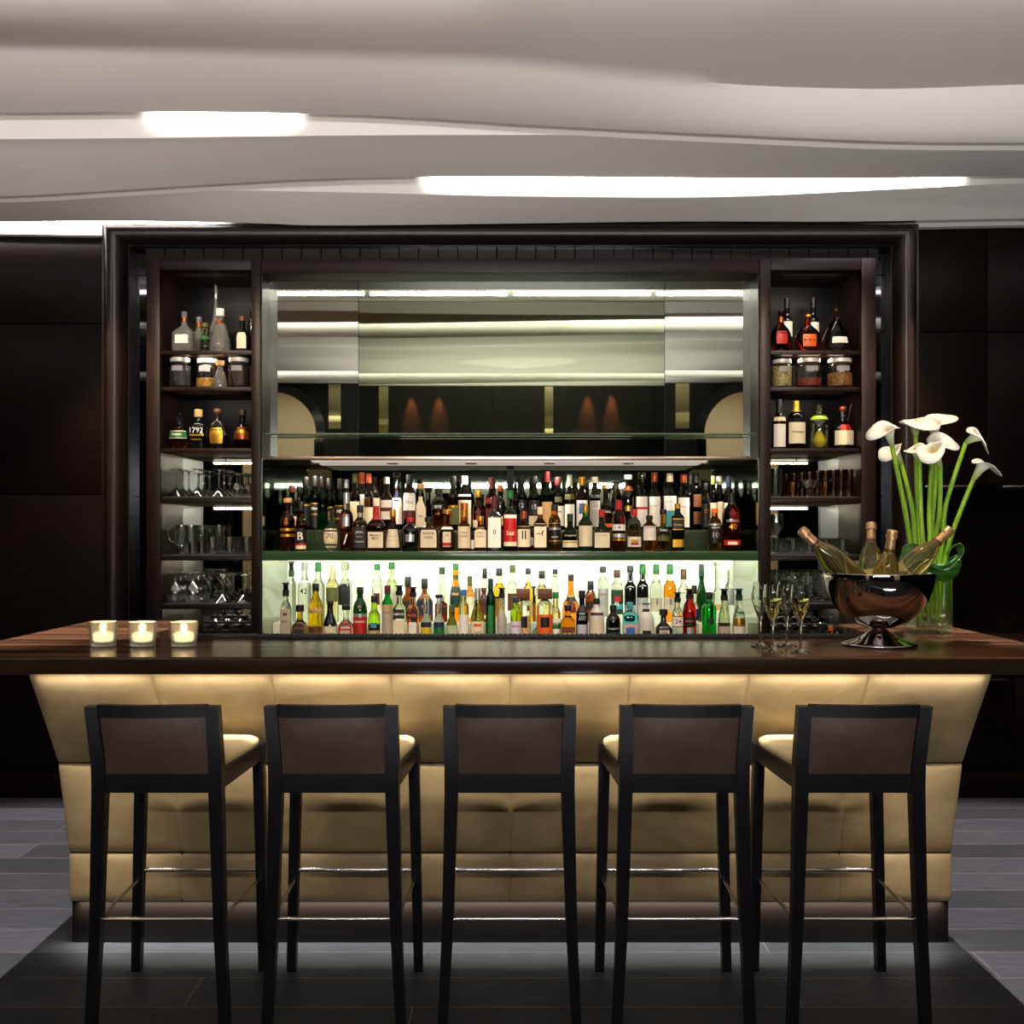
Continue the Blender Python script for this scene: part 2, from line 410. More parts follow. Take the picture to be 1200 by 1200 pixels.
# long lit glass strip on the opposite wall
t = thing('wall_light', 'long backlit glass wall light on the wall opposite the bar, seen in the mirror', 'lamp', (.1, YW, 1.75))
d_ = MB(); d_.box(-1.25, 1.5, YW, YW + .03, 1.74, 1.99, .004); part(d_, 'housing', steel, t)
d_ = MB(); d_.box(-1.23, 1.48, YW + .03, YW + .045, 1.76, 1.97, .004); part(d_, 'diffuser', mat('wall_diffuser', '#fff6f0', .5, emit='#fff0ea', estr=1.0), t)
# lounge bench with a patterned cushion, seen in the smoked mirror strip
t = thing('lounge_bench', 'grey upholstered bench seen in the narrow mirror strip left of the cabinet', 'bench', (-3.9, .15, 0))
fab = mat('grey_fabric', '#6a6a6c', .9)
d_ = MB(); d_.box(-4.55, -3.2, -.2, .5, .18, .48, .04); part(d_, 'seat', fab, t)
d_ = MB(); d_.box(-4.55, -3.2, -.3, -.12, .3, .98, .04); part(d_, 'backrest', fab, t)
d_ = MB(); d_.box(-4.5, -3.25, -.25, .45, 0, .18); part(d_, 'base', black_m, t)
cush = mat('cushion_weave', rough=.9); N, L, bs = nodes(cush)
wv = N.new('ShaderNodeTexWave'); wv.inputs['Scale'].default_value = 9; wv.wave_type = 'BANDS'; wv.bands_direction = 'DIAGONAL'; wv.inputs['Distortion'].default_value = 2
crr = N.new('ShaderNodeValToRGB'); crr.color_ramp.elements[0].color = H('#2f2c22'); crr.color_ramp.elements[1].color = H('#c9b568')
crr.color_ramp.elements[0].position = .4; crr.color_ramp.elements[1].position = .6
tc = N.new('ShaderNodeTexCoord'); L.new(tc.outputs['Object'], wv.inputs[0]); L.new(wv.outputs[1], crr.inputs[0]); L.new(crr.outputs[0], bs.inputs['Base Color'])
b = MB(); b.box(-4.2, -3.75, -.08, .08, .5, .94, .06, seg=3)
tag(b.build('patterned_cushion', cush), 'yellow and black zigzag cushion on the grey bench, seen in mirror strip', 'cushion')

# ================================================================= BACK BAR
t = thing('back_bar_unit', 'tall dark wood back bar with mirror panels, bottle niches and lit onyx', 'back bar', (0, 5.8, 0))
BB = t
D0 = 5.8
xl, xr = X(306, D0), X(890, D0)
# lintel and niche soffit, side reveals
d_ = MB(); d_.box(xl + .001, xr - .001, D0, 6.6, Z(320, D0), Z(303, D0), .003); part(d_, 'lintel', wood_case, t)
for x0, x1 in ((xl + .001, xl + .005), (xr - .005, xr - .001)):
    d_ = MB(); d_.box(x0, x1, D0 + .01, 6.0, Z(535, D0), Z(320, D0)); part(d_, 'niche_reveal', wood_mould, t)
# mirror panels (side ones lean by a fraction of a degree, as in a real installation)
zt, zb = Z(318, 6.0), Z(535, 6.0)
zs = Z(353, 6.0); z5 = Z(511, 6.0)
def mirror_panel(x0, x1, z0, z1, rx, rz, m, y=6.0):
    cx, cz = (x0 + x1) / 2, (z0 + z1) / 2
    d_ = MB(); d_.box(x0 - cx + .0015, x1 - cx - .0015, -.001, .004, z0 - cz + .0015, z1 - cz - .0015)
    o = d_.build('mirror_panel', m, None, smooth=False); o.rotation_euler = (math.radians(rx), 0, math.radians(rz)); o.location = (cx, y + .002, cz)
    o.parent = t; o.matrix_parent_inverse = Matrix.Translation(-Vector(t.location)); return o
xa, xb, xc, xd = X(314, 6), X(420, 6), X(779, 6), X(882, 6)
mirror_panel(xa, xb, zs, zt, .0, 0, mirror_side); mirror_panel(xb, xc, zs, zt, 0, 0, mirror_side); mirror_panel(xc, xd, zs, zt, 0, 0, mirror_side)
mirror_panel(xa, xb, z5, zs, .12, .1, mirror_side); mirror_panel(xb, xc, z5, zs, 0, 0, mirror_m); mirror_panel(xc, xd, z5, zs, .14, -.1, mirror_side)
mirror_panel(xa, xb, zb, z5, 0, .2, mirror_side); mirror_panel(xb, xc, zb, z5, -.1, .25, mirror_dark, 6.003); mirror_panel(xc, xd, zb, z5, 0, -.2, mirror_side)
d_ = MB(); d_.box(xl, xr, 6.01, 6.05, zb - .001, zt + .02); part(d_, 'mirror_backing', black_m, t)
d_ = MB(); d_.box(xl + .006, xr - .006, 5.86, 5.996, z5 - .004, z5 + .004, .0015); part(d_, 'glass_shelf', mat('glass_shelf', '#b9dcc0', .02, 0, .8), t)
# soffit box over the bottles
d_ = MB(); d_.box(xl + .001, xr - .001, 5.995, 6.6, zb - .02, zb, .003); part(d_, 'soffit', mat('soffit_metal', '#c9b9ad', .3, 1), t)
d_ = MB(); d_.box(-1.1, 1.09, 6.03, 6.4, zb - .026, zb - .0205); part(d_, 'soffit_glow', mat('soffit_glow', '#e8dcd0', .4, emit='#f4e2d4', estr=.5), t)  # added glowing sheet, stands in for light reflected on the metal underside
# bottle niches: mirrored sides, tinted mirror back above, onyx below
ZS = 1.351            # top of the long bottle shelf
ZF, ZB_ = .845, .95    # lower tiers
YB = 6.47
d_ = MB(); d_.box(xl + .001, xl + .005, D0 + .01, YB, .8, zb - .02); part(d_, 'side_mirror', mat('side_mirror', '#8f9a84', .05, 1), t)
d_ = MB(); d_.box(xr - .005, xr - .001, D0 + .01, YB, .8, zb - .02); part(d_, 'side_mirror', MATS['side_mirror'], t)
for x0, x1 in ((xl, -.018), (.018, xr)):
    d_ = MB(); d_.box(x0, x1, YB, YB + .005, ZS, zb - .02); part(d_, 'back_mirror', mirror_dark, t)
d_ = MB(); d_.box(-.02, .02, YB - .01, YB + .005, ZS, zb - .02); part(d_, 'centre_post', black_m, t)
d_ = MB(); d_.box(xl, xr, YB + .01, YB + .03, .8, ZS - .05); part(d_, 'onyx_panel', onyx_m, t)
d_ = MB(); d_.box(xl + .001, xr - .001, D0 + .015, YB, ZS - .05, ZS, .006); part(d_, 'bottle_shelf', shelf_glass, t)
d_ = MB(); d_.box(xl + .05, xr - .05, 6.07, YB - .01, ZS + .001, ZS + .112, .003); part(d_, 'riser', mat('riser_green', '#2b3a2a', .25), t)
d_ = MB(); d_.box(xl + .006, xr - .006, 5.80, 6.049, .8, ZF, .003); part(d_, 'riser', black_gl, t)
d_ = MB(); d_.box(xl + .006, xr - .006, 6.05, YB, .8, ZB_, .003); part(d_, 'riser', mat('riser_pale', '#d9dcc4', .3), t)
d_ = MB(); d_.box(-1.95, 1.95, 5.74, 6.6, .74, .8, .005); part(d_, 'worktop', black_gl, t)
d_ = MB(); d_.box(-1.95, 1.95, 5.8, 6.6, 0, .74); part(d_, 'base', wood_dark, t)
for i in range(6):
    x = -1.1 + i * .44
    d_ = MB(); d_.lathe([(.03, 0), (.034, -.004), (.03, -.008)], 16, (x, 6.12, zb - .0265)); part(d_, 'downlight', chrome, t)
    spot('shelf_downlight', (x, 6.12, zb - .035), (x, 6.13, 1), 22, 130, .6, '#fff0d8', .02)
area('under_shelf_strip', (0, 5.9, ZS - .056), (0, 6.5, .95), 2.6, .02, 9, '#f6ffe6')
area('back_glow', (0, 6.44, ZS - .055), (0, 6.46, 0), 2.6, .02, 5, '#f6ffe6')

# display cabinets
GL_BASE = {}
def display_cabinet(side):
    if side < 0:
        xo0, xo1 = X(172, D0), X(306, D0); xi0, xi1 = X(188, D0), X(295, D0)
        lab = 'dark wood open display cabinet beside the mirror, above the three candles'
    else:
        xo0, xo1 = X(890, D0), X(1026, D0); xi0, xi1 = X(903, D0), X(1009, D0)
        lab = 'dark wood open display cabinet between the mirror and the white lilies'
    c = thing('display_cabinet', lab, 'cabinet', ((xo0 + xo1) / 2, D0, .8))
    ztop, zin = Z(303, D0), Z(317, D0)
    for x0, x1 in ((xo0, xi0), (xi1, xo1)):
        q = MB(); q.box(x0, x1, D0 - .01, D0 + .03, .801, ztop, .004)
        part(q, 'stile', wood_case, c)
    q = MB(); q.box(xi0, xi1, D0 - .01, D0 + .03, zin, ztop, .004); part(q, 'header', wood_case, c)
    for x0, x1 in ((xi0 - .012, xi0), (xi1, xi1 + .012)):
        q = MB(); q.box(x0, x1, D0 + .03, 6.22, .801, zin + .02); part(q, 'side_panel', wood_case, c)
    q = MB(); q.box(xi0 - .01, xi1 + .01, D0 + .03, 6.22, zin, zin + .02); part(q, 'top_panel', wood_case, c)
    zsp = Z(527, D0)
    q = MB(); q.box(xi0, xi1, 6.2, 6.22, zsp, zin); part(q, 'back_panel', black_m, c)
    for x0, x1 in ((xi0, (xi0 + xi1) / 2 - .002), ((xi0 + xi1) / 2 + .002, xi1)):
        q = MB(); q.box(x0, x1, 6.2, 6.205, .801, zsp); part(q, 'back_mirror', mirror_side, c, smooth=False)
    hs = []
    for y0, y1 in ((410.5, 415.5), (453.5, 458.5), (525.5, 530)):
        q = MB(); q.box(xi0, xi1, D0 + .01, 6.2, Z(y1, D0 + .01), Z(y0, D0 + .01), .002); part(q, 'shelf', wood_case, c); hs.append(Z(y0, D0 + .01))
    for y0, y1 in ((582, 590), (650, 657), (707, 714)):
        z0, z1 = Z(y1, D0 + .02), Z(y0, D0 + .02)
        q = MB(); q.box(xi0, xi1, D0 + .02, 6.2, z0, z1 - .012, .002); sh = part(q, 'shelf', wood_case, c)
        q = MB(); q.box(xi0 + .003, xi1 - .003, D0 + .016, 6.19, z1 - .012, z1, .003); mt = q.build('rubber_mat', rubber, None); mt.parent = sh; hs.append(z1)
    for zz, pw in ((zin - .02, .9), (Z(417, D0), 1.3), (Z(460, D0), .7), (Z(532, D0), .9), (Z(592, D0), .9), (Z(659, D0), .9), (Z(716, D0), .8)):
        area('cabinet_fill', ((xi0 + xi1) / 2, D0 + .05, zz - .003), ((xi0 + xi1) / 2, D0 + .45, zz - .30), xi1 - xi0 - .16, .008, pw * (1.1 if zz < 1.8 else .8), '#fff0dc')  # strips added to brighten what stands on the shelves
    return c, hs
CL, HL = display_cabinet(-1); CR, HR = display_cabinet(1)

# ================================================================= BOTTLES
COLS = dict(white='#f2efe6', cream='#eadfbe', gold='#c9962f', black='#0c0c0d', red='#b31f1d', dred='#5e1414', maroon='#4a1815', orange='#d9641e',
            copper='#a8552a', brown='#5a341d', dbrown='#2c1a10', grey='#a3a09a', silver='#c9c9c9', green='#1d6b2f', dgreen='#123420', olive='#55562a',
            navy='#1a2448', blue='#2c64a8', teal='#3b95a0', yellow='#e0c21f', pink='#d9a39a', tan='#c9a770', cork='#c79a62', lilac='#cfc6dc', purple='#5a3a62',
            lime='#a6d22c', pgreen='#b9c9a0', clear='#e8efe8', taupe='#b9ab95')
LIQ = dict(clear='#f0f5ec', amber='#ec8a2a', damber='#a5481a', red='#c0170f', green='#129a28', dgreen='#0c3a16', black='#0b0b0a', yellow='#f0c21a', pale='#efe2a0',
           lime='#b6e02a', blue='#5fc4d8', white='#ecebe2', olive='#7d7a1c', orange='#f0921a', brown='#7a3a14', frost='#eef2e2', dred='#7a1712', misty='#f2f5ec', peach='#e0a070', pgreen='#dbe8b8')
def glass(nm):
    if nm in ('black',): return mat('bottle_' + nm, LIQ[nm], .08, 0, .15, coat=.5)
    if nm in ('white',): return mat('bottle_' + nm, LIQ[nm], .35, 0, .2)
    if nm == 'misty': return mat('bottle_misty', LIQ[nm], .06, 0, .86, 1.4, coat=.6)
    if nm == 'thin': return thin_glass('bottle_thin', '#eef2d8', .5, .03)
    if nm == 'frost': return mat('bottle_' + nm, LIQ[nm], .3, 0, .9)
    return mat('bottle_' + nm, LIQ[nm], .02, 0, 1, 1.4)
def solid(nm):
    if nm in ('gold', 'copper', 'silver'): return mat('paint_' + nm, COLS[nm], .32, .75)
    return mat('paint_' + nm, COLS[nm], .45)
# profiles: (kind, fraction) radii: B body half width, N neck radius; z as fraction of the full height; last value squareness
KIND = {
 'w': [('B', .92, 0, 1), ('B', 1, .02, 1), ('B', 1, .55, 1), ('B', .97, .6, 1), ('B', .8, .655, .6), ('B', .52, .7, .2), ('N', 1, .75, 0), ('N', 1, .985, 0)],
 'v': [('B', .92, 0, 1), ('B', 1, .02, 1), ('B', 1, .6, 1), ('B', .93, .64, 1), ('B', .62, .69, 1), ('N', 1.08, .74, 0), ('N', .98, .985, 0)],
 'b': [('B', .92, 0, 1), ('B', 1, .02, 1), ('B', 1, .42, 1), ('B', .9, .52, 1), ('B', .68, .61, 1), ('B', .46, .7, 1), ('N', 1.1, .8, 0), ('N', 1, .985, 0)],
 's': [('B', .9, 0, 1), ('B', 1, .025, 1), ('B', 1, .42, 1), ('B', .95, .48, 1), ('B', .7, .56, .6), ('B', .42, .62, .1), ('N', 1, .68, 0), ('N', 1, .985, 0)],
 'r': [('B', .45, 0, 1), ('B', .62, .03, 1), ('B', .88, .14, 1), ('B', 1, .31, 1), ('B', .92, .46, 1), ('B', .68, .58, 1), ('B', .36, .66, .5), ('N', 1, .71, 0), ('N', 1, .985, 0)],
 'c': [('B', .97, 0, 1), ('B', 1, .02, 1), ('B', .93, .25, 1), ('B', .7, .48, 1), ('B', .42, .68, .6), ('N', 1, .78, 0), ('N', .95, .985, 0)],
 'g': [('B', .85, 0, 1), ('B', 1, .04, 1), ('B', 1, .28, 1), ('B', .86, .4, 1), ('B', .5, .5, 1), ('B', .34, .6, .5), ('N', 1.1, .74, 0), ('N', 1, .985, 0)],
 't': [('B', .92, 0, 1), ('B', 1, .015, 1), ('B', 1, .68, 1), ('B', .92, .73, 1), ('B', .6, .78, .5), ('N', 1.05, .82, 0), ('N', 1, .985, 0)],
 'd': [('B', .92, 0, 1), ('B', 1, .02, 1), ('B', 1, .56, 1), ('B', .96, .64, 1), ('B', .8, .72, 1), ('B', .5, .78, .5), ('N', 1.1, .82, 0), ('N', 1, .985, 0)],
 'o': [('B', .5, 0, 1), ('B', .8, .05, 1), ('B', 1, .2, 1), ('B', 1, .3, 1), ('B', .8, .46, 1), ('B', .4, .56, 1), ('N', .9, .66, 0), ('N', .9, .985, 0)],
}
def kparts(k):
    """kind letter plus modifiers: q square section, f flattened"""
    P = KIND[k[0]]; sq = 6.0 if 'q' in k[1:] else 2.0; dep = .55 if 'f' in k[1:] else (.92 if 'q' in k[1:] else 1.0)
    return P, sq, dep
class Prof:
    def __init__(s, k, W, Ht, neck):
        P, s.sq, s.dep = kparts(k)
        s.p = [((W / 2 if c == 'B' else neck) * f, z * Ht, q) for c, f, z, q in P]
    def at(s, z):
        p = s.p
        if z <= p[0][1]: return p[0]
        for a, b in zip(p, p[1:]):
            if z <= b[1]:
                t = (z - a[1]) / max(1e-9, b[1] - a[1]); return (a[0] + (b[0] - a[0]) * t, z, a[2] + (b[2] - a[2]) * t)
        return p[-1]
    def pt(s, ang, z, off=0):
        r, _, q = s.at(z); r += off
        c, sn = math.cos(ang), math.sin(ang)
        rf = (abs(c) ** s.sq + abs(sn) ** s.sq) ** (-1 / s.sq); rf = 1 + (rf - 1) * q; dp = 1 + (s.dep - 1) * q
        return Vector((r * rf * c, (r * rf * sn) * dp - (0 if dp == 1 else off * (1 - dp) * (1 if sn < 0 else -1)), z))
TXT = {}
def text_tris(sx):
    if sx in TXT: return TXT[sx]
    cu = bpy.data.curves.new('lettering', 'FONT'); cu.body = sx; cu.resolution_u = 2; cu.align_x = 'CENTER'; cu.offset = .012
    o = bpy.data.objects.new('lettering', cu); COL.objects.link(o)
    dg = bpy.context.evaluated_depsgraph_get(); me = bpy.data.meshes.new_from_object(o.evaluated_get(dg))
    vs = [v.co.copy() for v in me.vertices]; fs = [tuple(p.vertices) for p in me.polygons]
    bpy.data.objects.remove(o); bpy.data.curves.remove(cu); bpy.data.meshes.remove(me)
    x0, x1 = min(v.x for v in vs), max(v.x for v in vs); y0, y1 = min(v.y for v in vs), max(v.y for v in vs)
    TXT[sx] = ([((v.x - (x0 + x1) / 2) / (x1 - x0), (v.y - (y0 + y1) / 2) / (x1 - x0)) for v in vs], fs, (y1 - y0) / (x1 - x0))
    return TXT[sx]
def lettering(root, pf, W, Ht, spec):
    for it in spec.split(';'):
        sx, rest = it.rsplit('@', 1); zc, wf, col = rest.split('*')
        vs, fs, asp = text_tris(sx.replace('_', ' ')); wd = float(wf) * W; hs = 1.0
        if asp * wd > .5 * Ht: hs = .5 * Ht / (asp * wd)
        q = MB()
        for x, y in vs:
            xx = x * wd
            z = max(.005, float(zc) * Ht + y * wd * hs)
            r, _, sqq = pf.at(z); r = max(r, .004)
            ang = -PI / 2 + xx / r if pf.sq == 2 else math.atan2(-1, max(-.95, min(.95, xx / r)))
            q.v.append(tuple(pf.pt(ang, z, .0016)))
        q.f = list(fs); q.m = [0] * len(fs)
        o = q.build('lettering', solid(col), None, smooth=False); o.parent = root
def ring_mesh(pf, zs, n, off=0, a0=None, a1=None, ms=None, cap=True):
    q = MB()
    if a0 is None:
        q.rings([[pf.pt(2 * PI * (j + .5) / n, z, off) for j in range(n)] for z in zs], True, cap, cap, ms)
    else:
        q.rings([[pf.pt(a0 + (a1 - a0) * j / n, z, off) for j in range(n + 1)] for z in zs], False, False, False)
    return q
def bottle(loc, W, Ht, kind, liq, cap, labels, desc, text=None, pxs=.0046, name='liquor_bottle', cat='bottle', group=None, fill=None, neck=None):
    neck = neck or min(.0150, W * .23)
    r_ = thing(name, desc, cat, loc, group)
    pf = Prof(kind, W, Ht, neck); n = 24 if pf.sq > 2 else 18
    gl = liq.split(',')
    zs = [p[1] for p in pf.p]
    fl = (float(gl[1]) if len(gl) > 1 else 1.0) * Ht
    ex = [z for z in (fl,) if 0 < z < zs[-1]]
    # rounder shoulders
    more = []
    for a, b_ in zip(zs, zs[1:]): more += [a]
    zs = sorted(set(more + [zs[-1]] + ex))
    ms = [0 if (zs[i] + zs[i + 1]) / 2 < fl else 1 for i in range(len(zs) - 1)]
    q = ring_mesh(pf, zs, n, ms=ms)
    o = q.build('bottle_body', [glass(gl[0]), glass('clear') if gl[0] not in ('black', 'dgreen', 'green') else glass(gl[0])], r_, angle=50)
    # cap
    cc, ct = cap.split(':'); ln = float(ct[1:]) * pxs; kd = ct[0]; q = MB(); z1 = Ht; z0 = Ht - ln
    if kd == 'c': q.lathe([(neck * 1.22, z0), (neck * 1.25, z0 + .002), (neck * 1.22, z1 - .003), (neck * 1.12, z1)], 16)
    elif kd == 'f':
        zz = [z0 + (z1 - .001 - z0) * k / 6 for k in range(7)]
        q.rings([[pf.pt(2 * PI * (j + .5) / 18, min(z, Ht * .985), .0012) + Vector((0, 0, z - min(z, Ht * .985))) for j in range(18)] for z in zz])
    elif kd == 'k': q.lathe([(neck * 1.1, z0), (neck * 1.5, z0 + .001), (neck * 1.5, z1 - .003), (neck * 1.3, z1)], 16)
    elif kd == 'b':
        rr = ln / 2; q.lathe([(rr * math.sin(PI * (k + .35) / 8.7) * 1.05, z0 + rr - rr * math.cos(PI * (k + .35) / 8.7)) for k in range(9)], 14)
    elif kd == 's': q.box(-W * .44, W * .44, -W * .4, W * .4, z0, z1, .004)
    elif kd == 'p': q.lathe([(neck * .8, z0), (neck * 1.3, z0 + .002), (neck * 1.3, z0 + ln * .45), (neck * .75, z0 + ln * .5), (neck * .7, z0 + ln * .85), (neck * 1.45, z0 + ln * .9), (neck * 1.45, z1)], 14)
    q.build('cap', solid(cc) if cc != 'clear' else glass('clear'), r_)
    off = .0006
    for sp in [s for s in labels.split('+') if s]:
        col, rg = sp.split('.', 1); rg = '.' + rg
        part_n = 'label'
        aw = 1.15
        if rg.endswith('w'): aw = 3.1; rg = rg[:-1]
        if rg.endswith('n'): aw = .55; rg = rg[:-1]
        za, zb2 = [float(v) * Ht for v in rg.split('-')]
        m_ = max(2, int((zb2 - za) / .02)); zz = [za + (zb2 - za) * k / m_ for k in range(m_ + 1)]
        if pf.sq > 2: aw = min(aw, .76) if aw < 3 else aw
        q = ring_mesh(pf, zz, 12 if aw < 3 else 24, off, -PI / 2 - aw, -PI / 2 + aw)
        q.build(part_n, solid(col), r_, angle=60); off += .0003
    if text: lettering(r_, pf, W, Ht, text)
    return r_

ORD = 'first second third fourth fifth sixth seventh eighth ninth tenth eleventh twelfth thirteenth fourteenth fifteenth sixteenth seventeenth eighteenth nineteenth twentieth'.split()
def ordinal(i):
    if i < 20: return ORD[i]
    return {2: 'twenty', 3: 'thirty', 4: 'forty'}[(i + 1) // 10] + '-' + ORD[i % 10] if (i + 1) % 10 else {30: 'thirtieth', 40: 'fortieth'}[i + 1]
def place_row(tbl, zbase, d0, step, where, group, dmax):
    items = [ln.split('|', 2) for ln in tbl.strip().splitlines()]
    placed = []
    recs = []
    for it in items:
        f = it[0].split(); cx, top, wd = float(f[0]), float(f[1]), float(f[2])
        recs.append((cx, top, wd, f[3], f[4], f[5], f[6] if len(f) > 6 else '', it[1].strip(), it[2].strip() if len(it) > 2 else None))
    order = sorted(range(len(recs)), key=lambda i: recs[i][0]); rank = {i: k for k, i in enumerate(order)}
    nn = len(recs)
    for i in sorted(range(nn), key=lambda i: (recs[i][1] < 0, i)):
        cx, top, wd, kind, liq, cap, lab, desc, text = recs[i]
        d = d0
        while True:
            W = wd * d / F; x = X(cx, d)
            W = min(W, .098)
            if all((x - x2) ** 2 + (d - d2) ** 2 >= ((W + W2) / 2 * 1.02) ** 2 for x2, d2, W2 in placed) or d > dmax - W / 2 - .01: break
            d += .008
        if d > dmax - W / 2 - .008:
            d = d0
            for sft in (0, .01, -.01, .02, -.02, .03, -.03, .04, -.04, .05, -.05):
                ok = False; d = d0
                while d <= dmax - W / 2 - .008:
                    x = X(cx, d) + sft
                    if all((x - x2) ** 2 + (d - d2) ** 2 >= ((W + W2) / 2 * 1.01) ** 2 for x2, d2, W2 in placed): ok = True; break
                    d += .006
                if ok: break
            if not ok: print('CROWDED', desc, cx)
        placed.append((x, d, W))
        Ht = Z(top, d) - zbase
        k = rank[i]
        pos = ordinal(k) + ' from left' if k < nn / 2 else (ordinal(nn - 1 - k) + ' from right' if k < nn - 1 else 'last at right')
        if k == 0: pos = 'first at left'
        bottle((x, d, zbase + .0005), W, Ht, kind, liq, cap, lab, desc + ', ' + pos + ' ' + where, text, d / F, group=group)

UF = """
337 584 17 w damber cork:k5 gold.38-.43w+gold.27-.32w|dark whiskey bottle, cork stopper, gold bands
353 588 13 w damber black:c11 black.04-.46+red.11-.15+cream.04-.11|dark bottle with big white label letter|B@.30*.5*white
388 594 18 r clear,.5 cork:b6 cream.08-.5|round flask with cream script label and cork ball|70@.34*.45*brown
406 577 16 w damber,.68 silver:f13 silver.42-.62n|red amber bottle with silver diamond label|/@.2*.3*white
422 592 17 wq peach,.66 black:c9 black.06-.52|square bottle with black label and black cap|JACK@.40*.5*white;OLD_No.7@.31*.4*white;TENNESSEE@.2*.6*white
441 593 20 wq damber,.7 red:f16 cream.07-.42|square bottle with red wax neck and cream label|Maker's@.35*.62*brown;Mark@.28*.4*brown
460.5 597 17 c damber gold:f8 cream.08-.52|pyramid shaped bottle with cream label and yellow neck|Corner@.36*.6*grey
481 607 20 d black red:c5 silver.28-.5n|squat dark jug with silver emblem
502.5 606 22 wqf amber black:k6 cream.1-.62|flat flask with cream newspaper style label|KNOB@.52*.55*black;CREEK@.4*.5*brown
524 597 18 s damber gold:k5 white.52-.58+cream.1-.46n+red.12-.2n|amber bottle with tall narrow cream label|10@.38*.18*red
544 598 15.5 w amber gold:f8 cream.07-.6|amber bottle with cream label and orange bird|WILD@.45*.5*dred;TURKEY@.36*.6*dred
554 618 9 s black black:p9 white.08-.46|tiny dark bitters bottle with white label
563 605 15 wf amber gold:c6 cream.1-.68|second amber bottle with cream bird label|WILD@.52*.5*dred;TURKEY@.42*.6*dred
568 629 5 s damber black:p7|tiny amber dropper bottle beside white label
579.5 581 17 wq black maroon:f15 white.06-.6|dark bottle with tall white label and black medallion|0@.34*.2*black
579 630 5 s amber black:p8|tiny amber dropper bottle before white label
598 575 16 w dred,.62 green:f9 red.12-.54+white.54-.6+cream.08-.15|green capped bottle with red label and white band|Saz@.3*.6*cream
614 599 16 w damber copper:f9 cream.1-.62|dark bottle with cream label and black ink script|ll@.4*.3*black
622 616 15 wq amber,.62 clear:k5 white.2-.5n|small square amber decanter with white label
633 594 16 wq damber cream:f9 cream.08-.62|square bottle with cream label and ink drawing|~f@.4*.5*black
650 591 14.5 d amber black:c8 black.14-.62+gold.2-.23+gold.58-.6+silver.45-.5|amber bottle with tall black and gold label|BUSH@.5*.55*gold;BLACK@.3*.55*white
668 602 19 s dgreen dgreen:f9 cream.1-.28+gold.22-.25|dark green squat bottle with cream lower label|Connemara@.42*.75*cream
686 592 17 w green gold:f9 cream.1-.55|bright green bottle with cream label|JAMESON@.49*.72*dred/'@.38*.1*red
705 597 20 sq dgreen red:f9 cream.08-.44|dark square bottle with red neck, plain label|Redbreast@.38*.6*taupe
725 586 16 d damber red:f11 white.40-.52+silver.26-.34+gold.2-.24|dark bottle with oval white bird label|*@.46*.2*black;BLACK@.3*.7*white
743 597 17 d peach,.5 red:c8 white.1-.34+red.14-.2n+yellow.22-.28n|frosted patterned bottle with red cap|oo@.22*.4*black
761 604 16 t amber black:c5 white.3-.7|orange amber bottle with slanted white label
777 597 15 s amber black:c6 dgreen.36-.62+olive.24-.35|amber bottle with round dark green label|Cutty@.5*.6*white
794 590 15 tq dgreen gold:f6 black.45-.66+gold.44-.46+gold.66-.68+gold.08-.24|square green bottle with dark band and gold plaque|Walker@.55*.7*gold
837.5 596 17 d orange orange:c5 black.18-.66+silver.6-.64|orange shouldered bottle with tall black label|BLENDED@.55*.6*white;10@.38*.4*silver
857 578 22 d dred black:f13 red.1-.19+cream.11-.16n|broad dark red bottle with gold number|40@.42*.42*gold;DEGREES@.52*.7*silver
"""
